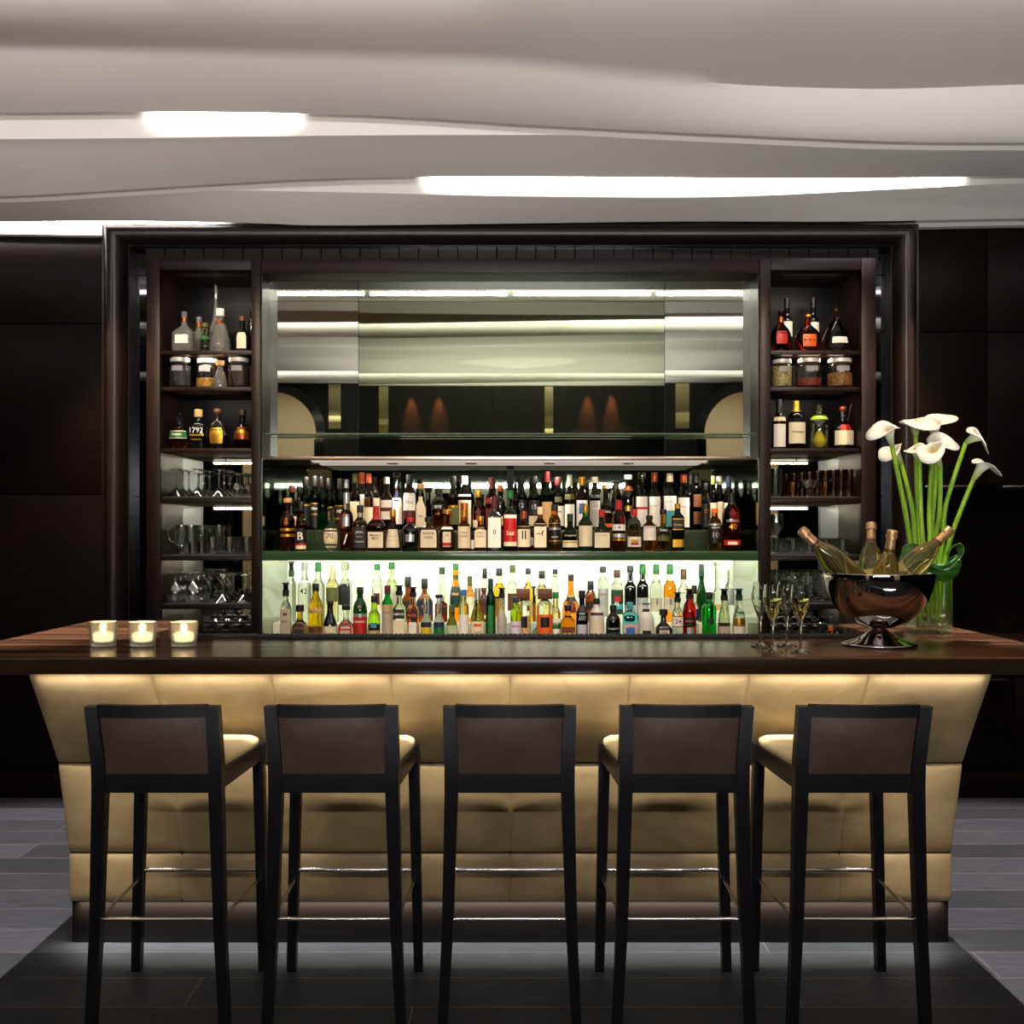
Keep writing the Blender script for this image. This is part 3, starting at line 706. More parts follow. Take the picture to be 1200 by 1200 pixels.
UB = """
342 569 13 w clear maroon:c8 cream.1-.3|clear bottle with maroon cap
351 570 12 w black black:c8|plain black capped dark bottle
358 559 13 v green black:c11 black.08-.5+gold.45-.48|green bottle with long black cap
369.5 558 14 v dgreen black:c12 black.04-.5+gold.48-.5+gold.28-.3|dark green bottle with gold edged black label|Glen@.4*.6*white
378 559 12 v green black:c12|plain green bottle with black capsule
386 561 13 v green black:c12 black.04-.46+gold.4-.44|green bottle with gold striped black label|12@.3*.4*gold
399 561 13 v green black:c12 black.04-.48+gold.46-.48+gold.2-.24|green bottle with two gold stripes|FID@.36*.5*cream
406 562 10 v black silver:c10 grey.05-.4|slim dark bottle with grey label
416 555 12 w amber,.6 olive:c11 cream.05-.5|amber bottle with olive cap
424 554 13 d amber,.66 orange:c13 white.06-.62+pink.06-.16|amber bottle with orange cap and arched white label|the@.4*.4*brown
432 555 11 w amber,.55 orange:c11 cream.06-.4|slim amber bottle with orange cap
438 559 16 d yellow,.7 clear:c8 cream.1-.6|golden bottle with glass stopper and cream label|Pogue@.4*.6*gold
453 559 14 w red,.6 silver:f8 white.2-.56+dred.35-.42|clear necked bottle with white and red label
465 554 14 s damber,.7 clear:k5 white.1-.56+navy.5-.66n|dark bottle with white label and navy crest
480 556 15 d damber black:c12 white.35-.66+maroon.2-.34|dark amber bottle with arched white label|Pike@.5*.6*grey
493 567 15 sq clear cork:k6 cream.06-.72|clear square bottle with large cream label|No@.3*.3*brown
514 573 18 d amber,.66 black:k6 black.5-.62|amber bottle with broad black band|RYE@.56*.4*white
531 558 13 v damber black:c12 olive.1-.46+gold.42-.45|dark bottle with olive gold label
544.5 558 16.5 d amber,.7 cream:c10 cream.06-.55+white.62-.66+copper.08-.5n|amber bottle with cream label and copper stripe
560.5 575 13 w amber gold:c8 dred.2-.5n+cream.05-.25|amber bottle with diagonal red label
576 559 15 w dred maroon:f14 maroon.05-.4+dred.5-.6|dark red bottle with maroon capsule
586 568 12 w black copper:c8 cream.1-.3n|black bottle with copper cap
604 565 8 v dgreen silver:b4|thin dark bottle with silver ball top
611 557 14 v green black:c9 black.35-.55+black.05-.3|bright green bottle with black deer label|12@.45*.4*silver
626 558 14 v pale black:c9 black.3-.55+taupe.06-.26|pale bottle with black deer label|15@.43*.4*silver
641 553 13 v green dred:f12 tan.05-.48|green bottle with red neck and tan label
654 559 16 d dred maroon:c10 white.08-.45+olive.52-.62n|dark bottle with maroon cap and white label|Dew@.35*.5*brown
667.5 556 12 w amber,.62 pgreen:f14 white.05-.46+olive.55-.64|amber bottle with pale green foil
682 559 14 d amber gold:c10 white.08-.56+blue.3-.5n|amber bottle with gold cap and blue picture label
697 559 13 v green white:c7 grey.06-.55+black.6-.66w|green bottle with white cap and grey label|TORMORE@.4*.6*white
710 568 17 s amber,.36 cork:k5 orange.06-.14|clear topped square decanter of amber|RUSSELL@.4*.7*white
721 568 12 s clear black:k6 silver.2-.4n|clear decanter with black stopper
736 557 15 d black white:k5 copper.72-.8w+gold.34-.44n|black bottle with pale stopper and gold ring|o@.38*.25*silver
752 554 14 w dred,.62 clear:k7 white.06-.58+red.36-.4|dark red bottle with white label and red line
767 554 14 w amber,.6 copper:c11 white.06-.58|amber bottle with copper cap and white label|MACALLAN@.42*.5*brown
785 555 16 w amber,.6 cream:c10 white.34-.6+teal.06-.33|amber bottle with teal lower label|MACALLAN@.5*.6*brown
801 556 14 w amber,.6 copper:c10 white.05-.58|amber bottle with orange cap and plain white label|MACALLAN@.42*.5*brown
808 555 10 v dgreen black:c13|slim dark green bottle with black cap
815 554 14 t dred black:c12 brown.4-.62+brown.1-.32|tall dark bottle with brown label
827 566 11 w clear black:c9 black.06-.56|clear bottle with black label and copper number|25@.4*.5*copper
836 558 10 v dgreen olive:c10 cream.1-.5|slim green bottle with olive cap
843 558 13 v dgreen taupe:c10 cream.1-.52|green bottle with grey cap and cream label
854 558 12 d amber navy:c13 cream.1-.5+gold.2-.4n|amber bottle with navy cap
"""
LF = """
335 683 13 wq clear black:p16 taupe.08-.58|clear bottle with grey label and black pourer|M@.5*.3*black;agave@.38*.6*dred
351.5 709 18 sq yellow black:k8 brown.1-.56+black.16-.5n|golden bottle with dark round emblem
370 684 17 d yellow black:c9 brown.2-.31+tan.52-.6|yellow bottle with brown lower label|Barbancourt@.55*.8*dbrown
387 704 17 b black black:c5 cream.1-.42|brownish black bottle with rounded cream label|RESERVE@.26*.7*dred
405.5 709 18 sq clear black:k6 red.1-.62+taupe.12-.58n|clear decanter with red arched label|1738@.3*.4*grey
422 688 17 d dgreen black:c8 red.05-.48+silver.48-.54|black bottle, red lower label, red dot|HEERING@.40*.75*white;o@.66*.2*red
438.5 698 14 w lime black:c8 tan.1-.3+black.3-.42+teal.36-.46n|lime bottle with tan and black label
454 686 13 t green dred:c10 taupe.05-.6+tan.6-.68|green bottle with tall beige label|STARIC@.55*.8*red;MARASCHINO@.42*.7*grey
468 686 15 wq clear,.7 black:p12 black.44-.6+cream.1-.42|clear bottle with black and cream label|AMPAR@.52*.8*white
484 688 14 wq peach black:p12 black.46-.58+white.1-.4n|pink bottle with black and orange label|RICK@.52*.7*orange
499.5 697 13 s clear cork:k4 navy.36-.46+yellow.06-.36|small clear bottle with yellow label
514.5 697 13 s clear black:k4 navy.36-.46+green.06-.36|small clear bottle with green label
529.5 709 14 b olive olive:f8 pgreen.05-.5|olive wine bottle with pale green label
543.5 691 12 t pgreen blue:c7 white.05-.55|clear bottle with white label and blue cap
559.7 689 17 b olive silver:f14 cream.05-.42+orange.33-.38n|olive wine bottle with cream label and red dot|Cocchi@.24*.5*brown
575 678 12 t dgreen dgreen:f12 green.1-.6n|tall slender dark green patterned bottle
588 689 12 s clear black:p12 grey.05-.6|clear bottle with grey label and red script
604.5 700 13 t lime navy:c6 lilac.18-.5+navy.05-.12|bright lime bottle with lilac label|MIDORI@.4*.7*dred
613 690 18 t clear,.62 brown:s12 tan.2-.52+black.3-.5n|clear bottle with square brown wooden stopper
638.5 690 19 t clear,.62 brown:s12 orange.2-.55+black.32-.5n|tall bottle with square brown stopper, orange label
624 721 22 o clear purple:c8 navy.64-.74w|round clear bottle with purple and navy neck|T@.4*.2*grey
651 694 13 w pale green:c7 white.05-.5+green.3-.42|clear bottle with green and white label|CHAR@.4*.6*white
665.5 709 17 wq orange black:c7 white.1-.3n+brown.32-.46|square orange bottle with black cap|COINTREAU@.4*.8*red
682 692 14 wq black black:c9 silver.05-.38|black shouldered bottle with silver lower label|////@.5*.6*silver
699 701 18 d white black:c7 cream.1-.55+maroon.64-.7|white domed bottle with maroon pattern|CROWN@.14*.4*red
718.5 709 17 d black black:c7 dgreen.1-.34|black bottle with white name across|BULLDOG@.42*.75*white
738 706 17 tq blue teal:c7 pink.1-.5+blue.25-.42n|pale blue square bottle with arched label|BOMBAY@.42*.3*navy
757 707 19 d white dgreen:p12 cream.08-.4+black.08-.36n|white domed bottle with dark pourer
777.5 714 19 sq black black:k7 taupe.1-.52n|black square flask with grey diamond label|//@.3*.3*black
794 694 13 w clear black:p12 white.34-.56+red.54-.56+red.34-.36|clear bottle with red edged white label|24@.45*.5*dred
808 690 16 d red black:p12 black.34-.5+silver.05-.32n|bright red bottle with black label|APEROL@.43*.8*orange
813.5 686 11 w clear black:c10 navy.4-.6|clear bottle with navy label
831 694 17 t green black:c8 dgreen.4-.52n|bright green bottle with black cap
848.5 690 14 b pgreen black:p14 taupe.1-.34+black.34-.4|pale green bottle with black pourer|I@.25*.1*grey
866 690 15 b clear dgreen:p14 white.08-.34+gold.34-.48+green.52-.6|clear bottle with gold band and green strip|lime@.55*.6*white
"""
LB = """
341.5 658 11 v clear dgreen:p18|clear bottle with long green pouring spout
357 659 15.5 v frost grey:c10 white.66-.7|frosted bottle with large number and grey cap|42@.52*.55*dbrown;|||@.25*.3*tan
373 659 15 v frost green:c11 yellow.2-.4n|frosted bottle with green cap and coloured pattern
389.5 659 15 v pale white:c4 olive.34-.58|pale bottle with square olive label
404.5 659 15.5 wq clear clear:k9 black.28-.64|clear bottle with square black label
442 661 13 d clear green:c7 cream.2-.6+dred.3-.5n|clear bottle with round red label and green cap|8@.4*.2*white
459 659 15 w pgreen green:c8 taupe.2-.56|pale green clear bottle with green cap
478 676 15 sf brown black:c12 dbrown.16-.46|broad brown bottle with dark label
497.5 678 20 sf brown black:c12 navy.16-.5|broad brown brandy flask with navy label|XO@.36*.4*gold
517 699 15 t dred grey:c5 dbrown.3-.6|dark brown jar shaped bottle
518 665 10 v clear dgreen:k8|tall clear bottle with green flat stopper
534 660 14 b orange green:f8 dgreen.25-.6+red.45-.5n+olive.72-.8|tall orange bottle with green oval labels|BELLE@.48*.6*cream
550.5 675 12 v amber olive:f12 cream.1-.55|amber bottle with cream label and slanted red script
567 689 11 tq dred maroon:c4 maroon.2-.8+cream.1-.2|maroon box shaped bottle
568 666 10 v clear black:c12|small clear bottle with black cap
585 666 14 v yellow,.72 black:c9 gold.1-.45+black.44-.48|yellow bottle with black cap and gold label
600.5 662 12 v clear olive:c9 brown.2-.5|clear bottle with olive cap and brown label
619 666 11 v yellow,.75 black:c7 tan.1-.4|slim yellow bottle with black cap
635 669 15 v pale,.72 black:c9|pale yellow bottle with black cap
624 687 12 v brown black:p20|golden brown bottle with black spout
650.5 667 11 v clear black:c6 grey.84-.88w|clear bottle with grey and black cap
669 673 21 g amber dbrown:f8 dred.2-.44n+black.44-.52|amber gourd bottle with dark red ribbon
692 681 13 d brown black:c10 dbrown.3-.5|brown glass bottle with black cap
706.5 664 13 t clear black:c7 grey.1-.6|clear bottle with tall grey label|OXLEY@.5*.7*red
723 668 15 d clear maroon:c9 dgreen.15-.62+red.4-.5n+teal.25-.35|clear bottle with colourful dark label|EL@.35*.4*white
738.5 663 14 v black black:c8 grey.1-.3|black bottle with black cap and grey label
753 661 14 v black green:c12 grey.1-.42|black bottle with green cap and grey label
769 661 15 v clear green:c12 taupe.18-.42|clear bottle with green cap and grey label|I@.35*.08*brown
785 661 15 v orange,.7 green:c12 taupe.18-.42|orange bottle with green cap|I@.35*.08*brown
801 667 13 w clear brown:c12|clear bottle with brown cap and red name|LAIRD@.55*.6*red
822 661 12 b dgreen dgreen:f14|tall dark green champagne style bottle
840.5 659 14 o clear clear:k4 tan.2-.3n|clear round bodied decanter with long neck
855 663 11 v clear white:c5 grey.3-.6|clear bottle with grey panel label
"""
place_row(UF, ZS, 5.9, .05, 'in upper shelf front', 'bottles along the front of the upper shelf', 6.065)
place_row(UB, ZS + .113, 6.14, .05, 'in upper shelf back', 'bottles on the riser of the upper shelf', 6.455)
place_row(LF, ZF, 5.88, .05, 'in lower niche front', 'bottles along the front of the lit niche', 6.04)
place_row(LB, ZB_, 6.12, .05, 'in lower niche back', 'bottles at the back of the lit niche', 6.46)

# bottles and jars in the display cabinets
def cab(cx, top, wd, kind, liq, cap, lab, desc, z, d=5.93, text=None, group='bottles in the display cabinets', name='liquor_bottle', neck=None):
    W = wd * d / F
    return bottle((X(cx, d), d, z + .0005), W, Z(top, d) - z, kind, liq, cap, lab, desc, text, d / F, name=name, group=group, neck=neck)
z1, z2, z3 = HL[0], HL[1], HL[2]
cab(216, 365, 25, 'sq', 'misty', 'white:b5', 'clear.2-.4n+copper.74-.84w', 'squat clear bottle with round white stopper, nearest its cabinet\'s side', z1, 5.9)
cab(233, 371, 21, 'sq', 'misty', 'silver:b5', 'copper.74-.84w', 'squat clear bottle with silver stopper behind the white stoppered one', z1, 6.02)
cab(240, 379, 14, 's', 'pale', 'olive:k5', 'green.45-.55', 'small pale bottle with olive stopper beside conical clear bottle', z1, 5.93)
cab(253, 333, 17, 'g', 'misty', 'clear:c3', '', 'clear decanter with a very tall thin glass neck', z1, 6.06, neck=.008)
cab(258, 362, 26, 'c', 'misty', 'white:k9', 'copper.66-.74w', 'conical clear bottle with cork and grass like engraving', z1, 5.92)
cab(284, 371, 21, 'sf', 'black', 'brown:k6', 'cream.12-.55n', 'dark flask with round cream label and red brown stopper', z1, 5.92)
cab(295, 357, 9, 'v', 'black', 'black:c8', '', 'tall black bottle half hidden by the cabinet\'s inner side', z1, 6.1)
cab(210, 482, 23, 'r', 'damber,.5', 'dbrown:b6', 'white.28-.48+green.3-.46', 'round amber bottle with green and white label', z3, 5.92, 'Blanton@.39*.5*white')
cab(232.5, 480, 19, 'wq', 'black', 'cork:k9', 'gold.34-.38', 'square dark bottle with white number and cork', z3, 5.94, '1792@.48*.8*white;Ridgemont@.25*.6*gold')
cab(255, 478, 30, 'rf', 'black', 'brown:b9', 'gold.14-.52n', 'round black flask with yellow medallion and wooden ball stopper', z3, 5.91)
cab(284, 480, 19, 's', 'dred', 'dbrown:k7', 'copper.25-.55+gold.4-.5n', 'dark red bottle with round copper label', z3, 5.92)
z1, z2, z3 = HR[0], HR[1], HR[2]
cab(915, 364, 25, 'rf', 'dred', 'gold:b5', 'red.2-.5n+copper.72-.84w', 'round dark decanter with red medallion and gold stopper', z1, 5.9)
cab(922, 350, 13, 'v', 'black', 'black:f12', 'white.35-.6', 'tall black bottle behind the round red medallion decanter', z1, 6.06)
cab(947, 367, 31, 'rf', 'red', 'gold:b7', 'orange.15-.45n', 'flat round red decanter with spiked sides and gold stopper', z1, 5.91)
cab(953, 349, 13, 'v', 'black', 'black:f12', 'white.3-.58', 'tall black bottle behind the spiked red decanter', z1, 6.07)
cab(980, 362, 37, 'c', 'peach', 'gold:b5', 'white.2-.34n', 'bell shaped clear decanter with small white oval label', z1, 5.94)
cab(913, 468, 15, 'v', 'dgreen', 'black:f16', 'white.05-.5+cream.56-.64', 'slim dark bottle with white label, first on its cabinet shelf', z3, 5.91)
cab(933, 470, 21, 'd', 'damber', 'gold:f13', 'cream.12-.55', 'dark bottle with cream label and gold foil neck', z3, 5.92, 'Hennessy@.35*.7*brown')
cab(960, 474, 22, 'd', 'thin', 'clear:k8', 'lime.66-.74w', 'clear bottle with a yellow pear inside and green neck band', z3, 5.92)
d_ = MB(); d_.lathe([(.001, 0), (.02, .002), (.034, .02), (.036, .038), (.028, .06), (.017, .08), (.008, .092), (.001, .095)], 16)
o = tag(d_.build('pear', mat('pear_skin', '#d8c440', .5), None, loc=(X(960, 5.92), 5.92, z3 + .012)), 'yellow pear inside the clear bottle on the cabinet shelf', 'fruit')
cab(988, 475, 24, 's', 'black', 'copper:b9', 'cream.1-.42+red.42-.56n', 'squat dark bottle with red ribbon and cream label', z3, 5.92)
q = MB(); p0 = Vector((X(992, 5.92), 5.92, Z(499, 5.92))); q.tube([p0, p0 + Vector((.012, 0, .05)), p0 + Vector((.027, 0, .115))], .006)
tag(q.build('drinking_straw', solid('black')), 'black straw leaning up behind the squat ribboned bottle', 'straw')

def jar(cx, top, wd, z, fillc, ff, desc, d=5.88):
    W = wd * d / F; Ht = Z(top, d) - z; R = W / 2
    t = thing('glass_jar', desc, 'jar', (X(cx, d), d, z + .0005), 'lidded jars on the cabinet shelves')
    q = MB(); q.lathe([(R * .9, 0), (R, .006), (R, Ht * .7), (R * .93, Ht * .78), (R * .82, Ht * .82), (R * .82, Ht * .88)], 22, cap1=False)
    q.build('jar_body', thin_glass('jar_glass', '#f4f8f6', .3, .02), t)
    q = MB(); q.lathe([(R * .86, Ht * .86), (R * .88, Ht * .87), (R * .88, Ht * .985), (R * .84, Ht)], 22); q.build('lid', mat('jar_lid', '#d8d6d2', .4, .3), t)
    m = noise_col(mat('jar_fill_' + fillc[0], rough=.8), fillc[0], fillc[1], (1, 1, 1), 130, 2, .42, .58, .5)
    q = MB(); q.lathe([(R * .85, .009), (R * .92, .014), (R * .92, Ht * ff), (R * .4, Ht * ff + .004)], 18); q.build('contents', m, t)
    q = MB(); q.rings([[(R * 1.006 * math.sin(a), -R * 1.006 * math.cos(a), zz) for a in [(-.5 + k * .1) for k in range(11)]] for zz in (Ht * .55, Ht * .72)], False, False, False); q.build('label', mat('jar_label', '#8d8d90', .5), t)
z2 = HL[1]
jar(211, 420, 26, z2, ('#0d0d10', '#33313a'), .72, 'lidded jar with black contents, next to the cabinet\'s outer side')
jar(243, 421, 27, z2, ('#8a5a14', '#d6a440'), .36, 'lidded jar a third full of golden spice beside small flask', 5.93)
jar(280, 420, 26, z2, ('#14100f', '#4a2c28'), .7, 'lidded jar with dark contents, right of the golden spice jar')
cab(258, 423, 17, 'c', 'misty', 'cork:k6', '', 'small conical clear flask with cork between two lidded jars', z2, 5.855)
z2 = HR[1]
jar(916, 422, 25, z2, ('#7a6a3a', '#cdbb80'), .75, 'lidded jar three quarters full of pale green seeds')
jar(948, 421, 30, z2, ('#4a0c08', '#9a2a18'), .32, 'lidded jar a third full of red spice')
jar(984, 421, 31, z2, ('#5a3208', '#9a6a22'), .5, 'lidded jar half full of brown spice')

# ================================================================= GLASSWARE in the cabinets
def lw(prof, name, label, group, cat='glass', m=ware_glass, n=16, inner=True):
    t = MB(); t.lathe(prof, n, cap0=False, cap1=False); o = t.build(name, m); tag(o, label, cat, group); o.location = (0, 0, -50); return o
G = {}
def proto(k, prof, name, label, group, cat='glass', m=ware_glass): G[k] = [lw(prof, name, label, group, cat, m), 0]
H_ = .15
proto('martini', [(.055, .002), (.05, .008), (.006, .05), (.0045, .07), (.0045, .135), (.009, .143), (.034, .147), (.034, .149), (.0, .15)], 'martini_glass', 'upturned long stemmed martini glass on a rubber shelf mat', 'upturned martini glasses in the cabinets')
proto('tulip', [(.024, .0), (.028, .03), (.026, .055), (.006, .075), (.005, .115), (.024, .125), (.024, .127), (0, .128)], 'tulip_glass', 'small upturned tulip glass beside the upturned martini glasses', 'upturned tulip glasses in the cabinets')
proto('goblet', [(.033, .0), (.045, .035), (.046, .06), (.036, .09), (.01, .112), (.006, .118), (.006, .145), (.012, .152), (.036, .158), (.036, .16), (0, .161)], 'balloon_glass', 'upturned balloon glass on the lowest visible mat shelf above candles', 'upturned balloon glasses in the cabinet')
proto('rocks', [(0, .004), (.034, .003), (.036, .008), (.042, .088), (.039, .088), (.034, .016), (0, .014)], 'rocks_glass', 'clear rocks tumbler standing in a row on a rubber shelf mat', 'rocks tumblers in the cabinets')
proto('shot', [(0, .004), (.024, .003), (.03, .068), (.028, .068), (.023, .012), (0, .01)], 'shot_glass', 'short clear glass in front of the tall glass mugs', 'short glasses before the mugs')
proto('highball', [(0, .004), (.026, .003), (.027, .006), (.030, .152), (.0285, .152), (.025, .012), (0, .01)], 'highball_glass', 'tall clear highball glass at the shelf end near the bottles', 'clear highball glasses in the cabinet')
proto('amberball', [(0, .004), (.022, .003), (.023, .006), (.026, .15), (.0245, .15), (.021, .012), (0, .01)], 'highball_glass', 'tall amber tinted highball glass in the long row behind', 'amber highball glasses in the cabinet', m=amber_ware)
proto('coupe', [(0, .003), (.03, .001), (.03, .003), (.005, .008), (.004, .05), (.012, .055), (.04, .09), (.039, .09), (0, .058)], 'coupe_glass', 'small stemmed coupe glass between the copper mugs', 'coupe glasses between copper mugs')
proto('cordial', [(.038, .0), (.036, .012), (.012, .03), (.004, .036), (.004, .075), (.03, .082), (.03, .084), (0, .085)], 'coupe_glass', 'upturned coupe glass in the dense rows behind the candles', 'upturned coupes in the bottom rows')
proto('wine', [(0, .003), (.036, .001), (.036, .003), (.006, .01), (.004, .1), (.012, .11), (.036, .14), (.04, .17), (.033, .22), (.032, .22), (.038, .17), (.03, .14), (0, .114)], 'wine_glass', 'tall upright wine glass at the shelf end beside the bottles', 'upright wine glasses in the cabinet')
def mugproto():
    t = thing('glass_mug', 'footed clear glass mug with a looped handle', 'mug', (0, 0, -50), 'footed glass mugs in the cabinets')
    q = MB(); q.lathe([(0, .003), (.03, .001), (.03, .005), (.008, .014), (.008, .03), (.02, .042), (.034, .06), (.036, .158), (.034, .158), (.032, .062), (0, .046)], 18, cap0=False, cap1=False); q.build('mug_body', ware_glass, t)
    q = MB(); q.tube([(-.034, 0, .14), (-.055, 0, .142), (-.07, 0, .125), (-.07, 0, .1), (-.06, 0, .075), (-.032, 0, .062)], .0045, 8); q.build('handle', clear_glass, t)
    return t
G['mug'] = [mugproto(), 0]
def cmug():
    t = thing('copper_mug', 'polished copper mug among small stemmed glasses', 'mug', (0, 0, -50), 'copper mugs in the cabinet')
    cm = mat('copper_metal', '#c98a66', .12, 1)
    q = MB(); q.lathe([(.0, 0), (.03, 0), (.031, .003), (.034, .078), (.032, .078), (.029, .006), (0, .006)], 20, cap0=False, cap1=False); q.build('mug_body', cm, t)
    q = MB(); q.tube([(.032, 0, .066), (.052, 0, .066), (.055, 0, .04), (.05, 0, .018), (.031, 0, .014)], .004, 8); q.build('handle', cm, t)
    return t
G['copper'] = [cmug(), 0]
def put(k, px, z, d, label=None, rz=0, s=1):
    pr, n = G[k]
    o = pr if n == 0 else copy_tree(pr)
    G[k][1] += 1
    o.location = (X(px, d), d, z + .0006); o.rotation_euler = (0, 0, rz); o.scale = (s, s, s)
    if label: o['label'] = label
    return o
A, B_, C_ = HL[3], HL[4], HL[5]
def PX(x, d): return VX + x * F / d
for x in (-1.795, -1.68, -1.567):
    for d in (5.875, 5.988, 6.10): put('martini', PX(x, d), A, d)
for x in (-1.405, -1.467):
    for k in range(5): put('tulip', PX(x, 5.865 + k * .064), A, 5.865 + k * .064)
for px, d in ((213, 5.885), (224, 5.985), (237, 6.085), (257, 6.15)): put('mug', px, B_, d)
for px in (226, 237): put('shot', px, B_, 5.86)
for x in (-1.60, -1.509, -1.418):
    for d in (5.875, 5.967, 6.059): put('rocks', PX(x, d), B_, d, s=1.05)
for x in (-1.805, -1.708):
    for d in (5.88, 5.976, 6.072): put('goblet', PX(x, d), C_, d)
for x in (-1.6, -1.431):
    for d in (5.875, 5.988, 6.10): put('martini', PX(x + (.056 if x < -1.5 else 0), d), C_, d, 'upturned martini glass on the lowest mat shelf above the third candle')
BL = .801
for r in range(4):
    for k in range(4): put('cordial', PX(-1.65 + .078 * k, 5.869 + r * .078), BL + .02 + .045 * r, 5.869 + r * .078)
b = MB()
for r in range(4): b.box(-1.692, -1.376, 5.83 + r * .078, 5.83 + (r + 1) * .078, BL, BL + .02 + .045 * r)
tag(b.build('stepped_tray', black_m), 'black stepped rack under the upturned coupes near the candles', 'rack')
A, B_, C_ = HR[3], HR[4], HR[5]
for px, d in ((908.5, 5.862), (909.5, 5.928), (910.5, 5.994)): put('highball', px, A, d)
for px, d in ((925, 5.97), (929, 5.865), (967, 5.865)): put('copper', px, A, d, rz=PI / 2)
for px, d in ((946, 5.865), (952, 5.95)): put('coupe', px, A, d)
for k in range(9): put('amberball', 921 + k * 9.2, A, 6.165 - k * .0325, s=.9 + .02 * min(k, 5))
for d in (5.875, 5.97, 6.065): put('wine', PX(1.43, d), B_, d, s=.98)
for k in range(4):
    for r in range(3): put('rocks', PX(1.52 + k * .0885, 5.875 + r * .0885), B_, 5.875 + r * .0885, s=.98 if r else .9)
for k in range(4):
    for r in range(2): put('mug', PX(1.535 + k * .08, 5.94 + r * .112), C_, 5.94 + r * .112, 'footed glass mug on the mat shelf behind the silver wine bowl', rz=PI / 2)
for r in range(4):
    for k in range(5): put('cordial', PX(1.43 + .078 * k, 5.869 + r * .078), BL + .02 + .04 * r, 5.869 + r * .078, 'upturned coupe glass in the dense rows behind the filled flutes')
b = MB()
for r in range(4): b.box(1.387, 1.79, 5.83 + r * .078, 5.83 + (r + 1) * .078, BL, BL + .02 + .04 * r)
tag(b.build('stepped_tray', black_m), 'black stepped rack under the upturned coupes behind the filled flutes', 'rack')

# ================================================================= FRONT BAR
PF = [(.152, 3.845), (.326, 3.84), (.422, 3.818), (.55, 3.782), (.677, 3.739), (.776, 3.677), (.873, 3.61), (.998, 3.52), (1.018, 3.505)]
bar = thing('bar_counter', 'flared bar front padded in tan leather squares, behind the stools', 'bar', (0, 3.85, 0))
HWX = 1.554
rowsz = [.152, .326, .664, 1.016]; colsx = [-HWX, -1.159, -.773, -.386, 0, .386, .773, 1.159, HWX]
def dens(a, b, n): return [a + (b - a) * (.5 - .5 * math.cos(PI * k / n)) * .6 + (b - a) * (k / n) * .4 for k in range(n + 1)]
gx = sorted({round(v, 5) for a, b_ in zip(colsx, colsx[1:]) for v in dens(a, b_, 16)} | {round(c + e, 5) for c in colsx for e in (-.004, .004) if abs(c + e) < HWX})
gz = sorted({round(v, 5) for a, b_ in zip(rowsz, rowsz[1:]) for v in dens(a, b_, 16)} | {round(c + e, 5) for c in rowsz[1:-1] for e in (-.004, .004)})
R = []
for z in gz:
    row = []
    dz = min(abs(z - c) for c in rowsz); d0 = interp(PF, z); sl = (interp(PF, z + .01) - interp(PF, z - .01)) / .02
    n = Vector((0, -1, sl)).normalized()
    for x in gx:
        dx = min(abs(x - c) for c in colsx)
        h = .004 * (1 - math.exp(-dx / .005)) + .012 * (1 - math.exp(-dz / .010)) + .010 * (1 - math.exp(-dx / .05)) * (1 - math.exp(-dz / .05))
        row.append(Vector((x, d0 + .018, z)) + n * h)
    R.append(row)
q = MB(); q.rings(R, close=False, cap0=False, cap1=False)
for s in (0, -1):
    x = gx[s]; q.quad([r[s] for r in R] + [(x, 3.95, gz[-1]), (x, 3.95, gz[0])])
part(q, 'leather_padding', leather, bar, angle=60)
seam_m = mat('seam_thread', '#241a10', .7)
def seam_pt(x, z):
    sl = (interp(PF, z + .01) - interp(PF, z - .01)) / .02
    return Vector((x, interp(PF, z) + .018, z)) + Vector((0, -1, sl)).normalized() * .004
for x in colsx[1:-1]:
    q = MB(); q.tube([seam_pt(x, .154 + (1.012 - .154) * k / 40) for k in range(41)], .0032, 6); part(q, 'seam', seam_m, bar)
for z in rowsz[1:-1]:
    q = MB(); q.tube([seam_pt(-HWX + .004 + (2 * HWX - .008) * k / 60, z) for k in range(61)], .0042, 6); part(q, 'seam', seam_m, bar)
q = MB(); q.box(-HWX, HWX, 3.872, 3.95, 0, .155, .004)
part(q, 'kickplate', mat('kick_wood', '#120b08', .35, coat=.2), bar)
q = MB(); q.box(-1.5, 1.5, 3.93, 4.12, 0, 1.015); q.box(-1.52, -1.41, 3.95, 4.8, .0, 1.015); q.box(1.42, 1.52, 3.95, 4.66, 0, 1.015); part(q, 'carcass', wood_dark, bar)
area('under_counter_strip', (0, 3.492, 1.017), (0, 3.58, .2), 3.06, .008, 2.6, '#fff6ea', 170)
area('under_counter_strip', (0, 3.494, 1.016), (0, 3.86, .25), 3.06, .008, 6, '#fff6ea', 50)
area('toe_kick_strip', (0, 3.860, .150), (0, 3.872, 0), 3.06, .008, 10, '#fbfff4', 124)

ctop = thing('countertop', 'long glossy streaked wood bar top with returns at both ends', 'countertop', (0, 3.47, 1.058))
poly = [(-1.87, 3.47), (1.85, 3.47), (1.85, 4.70), (1.40, 4.70), (1.40, 4.15), (-1.39, 4.15), (-1.39, 4.886), (-1.87, 4.886)]
bm = bmesh.new(); vs = [bm.verts.new((x, y, 1.0585)) for x, y in poly]; f = bm.faces.new(vs)
r_ = bmesh.ops.extrude_face_region(bm, geom=[f]); bmesh.ops.translate(bm, vec=(0, 0, -.039), verts=[v for v in r_['geom'] if isinstance(v, bmesh.types.BMVert)])
bmesh.ops.recalc_face_normals(bm, faces=bm.faces)
bmesh.ops.bevel(bm, geom=[e for e in bm.edges if abs(e.verts[0].co.z - 1.0585) < 1e-5 and abs(e.verts[1].co.z - 1.0585) < 1e-5], offset=.003, segments=2, affect='EDGES')
q = MB(); q.addbm(bm); bm.free(); part(q, 'top', counter_m, ctop)
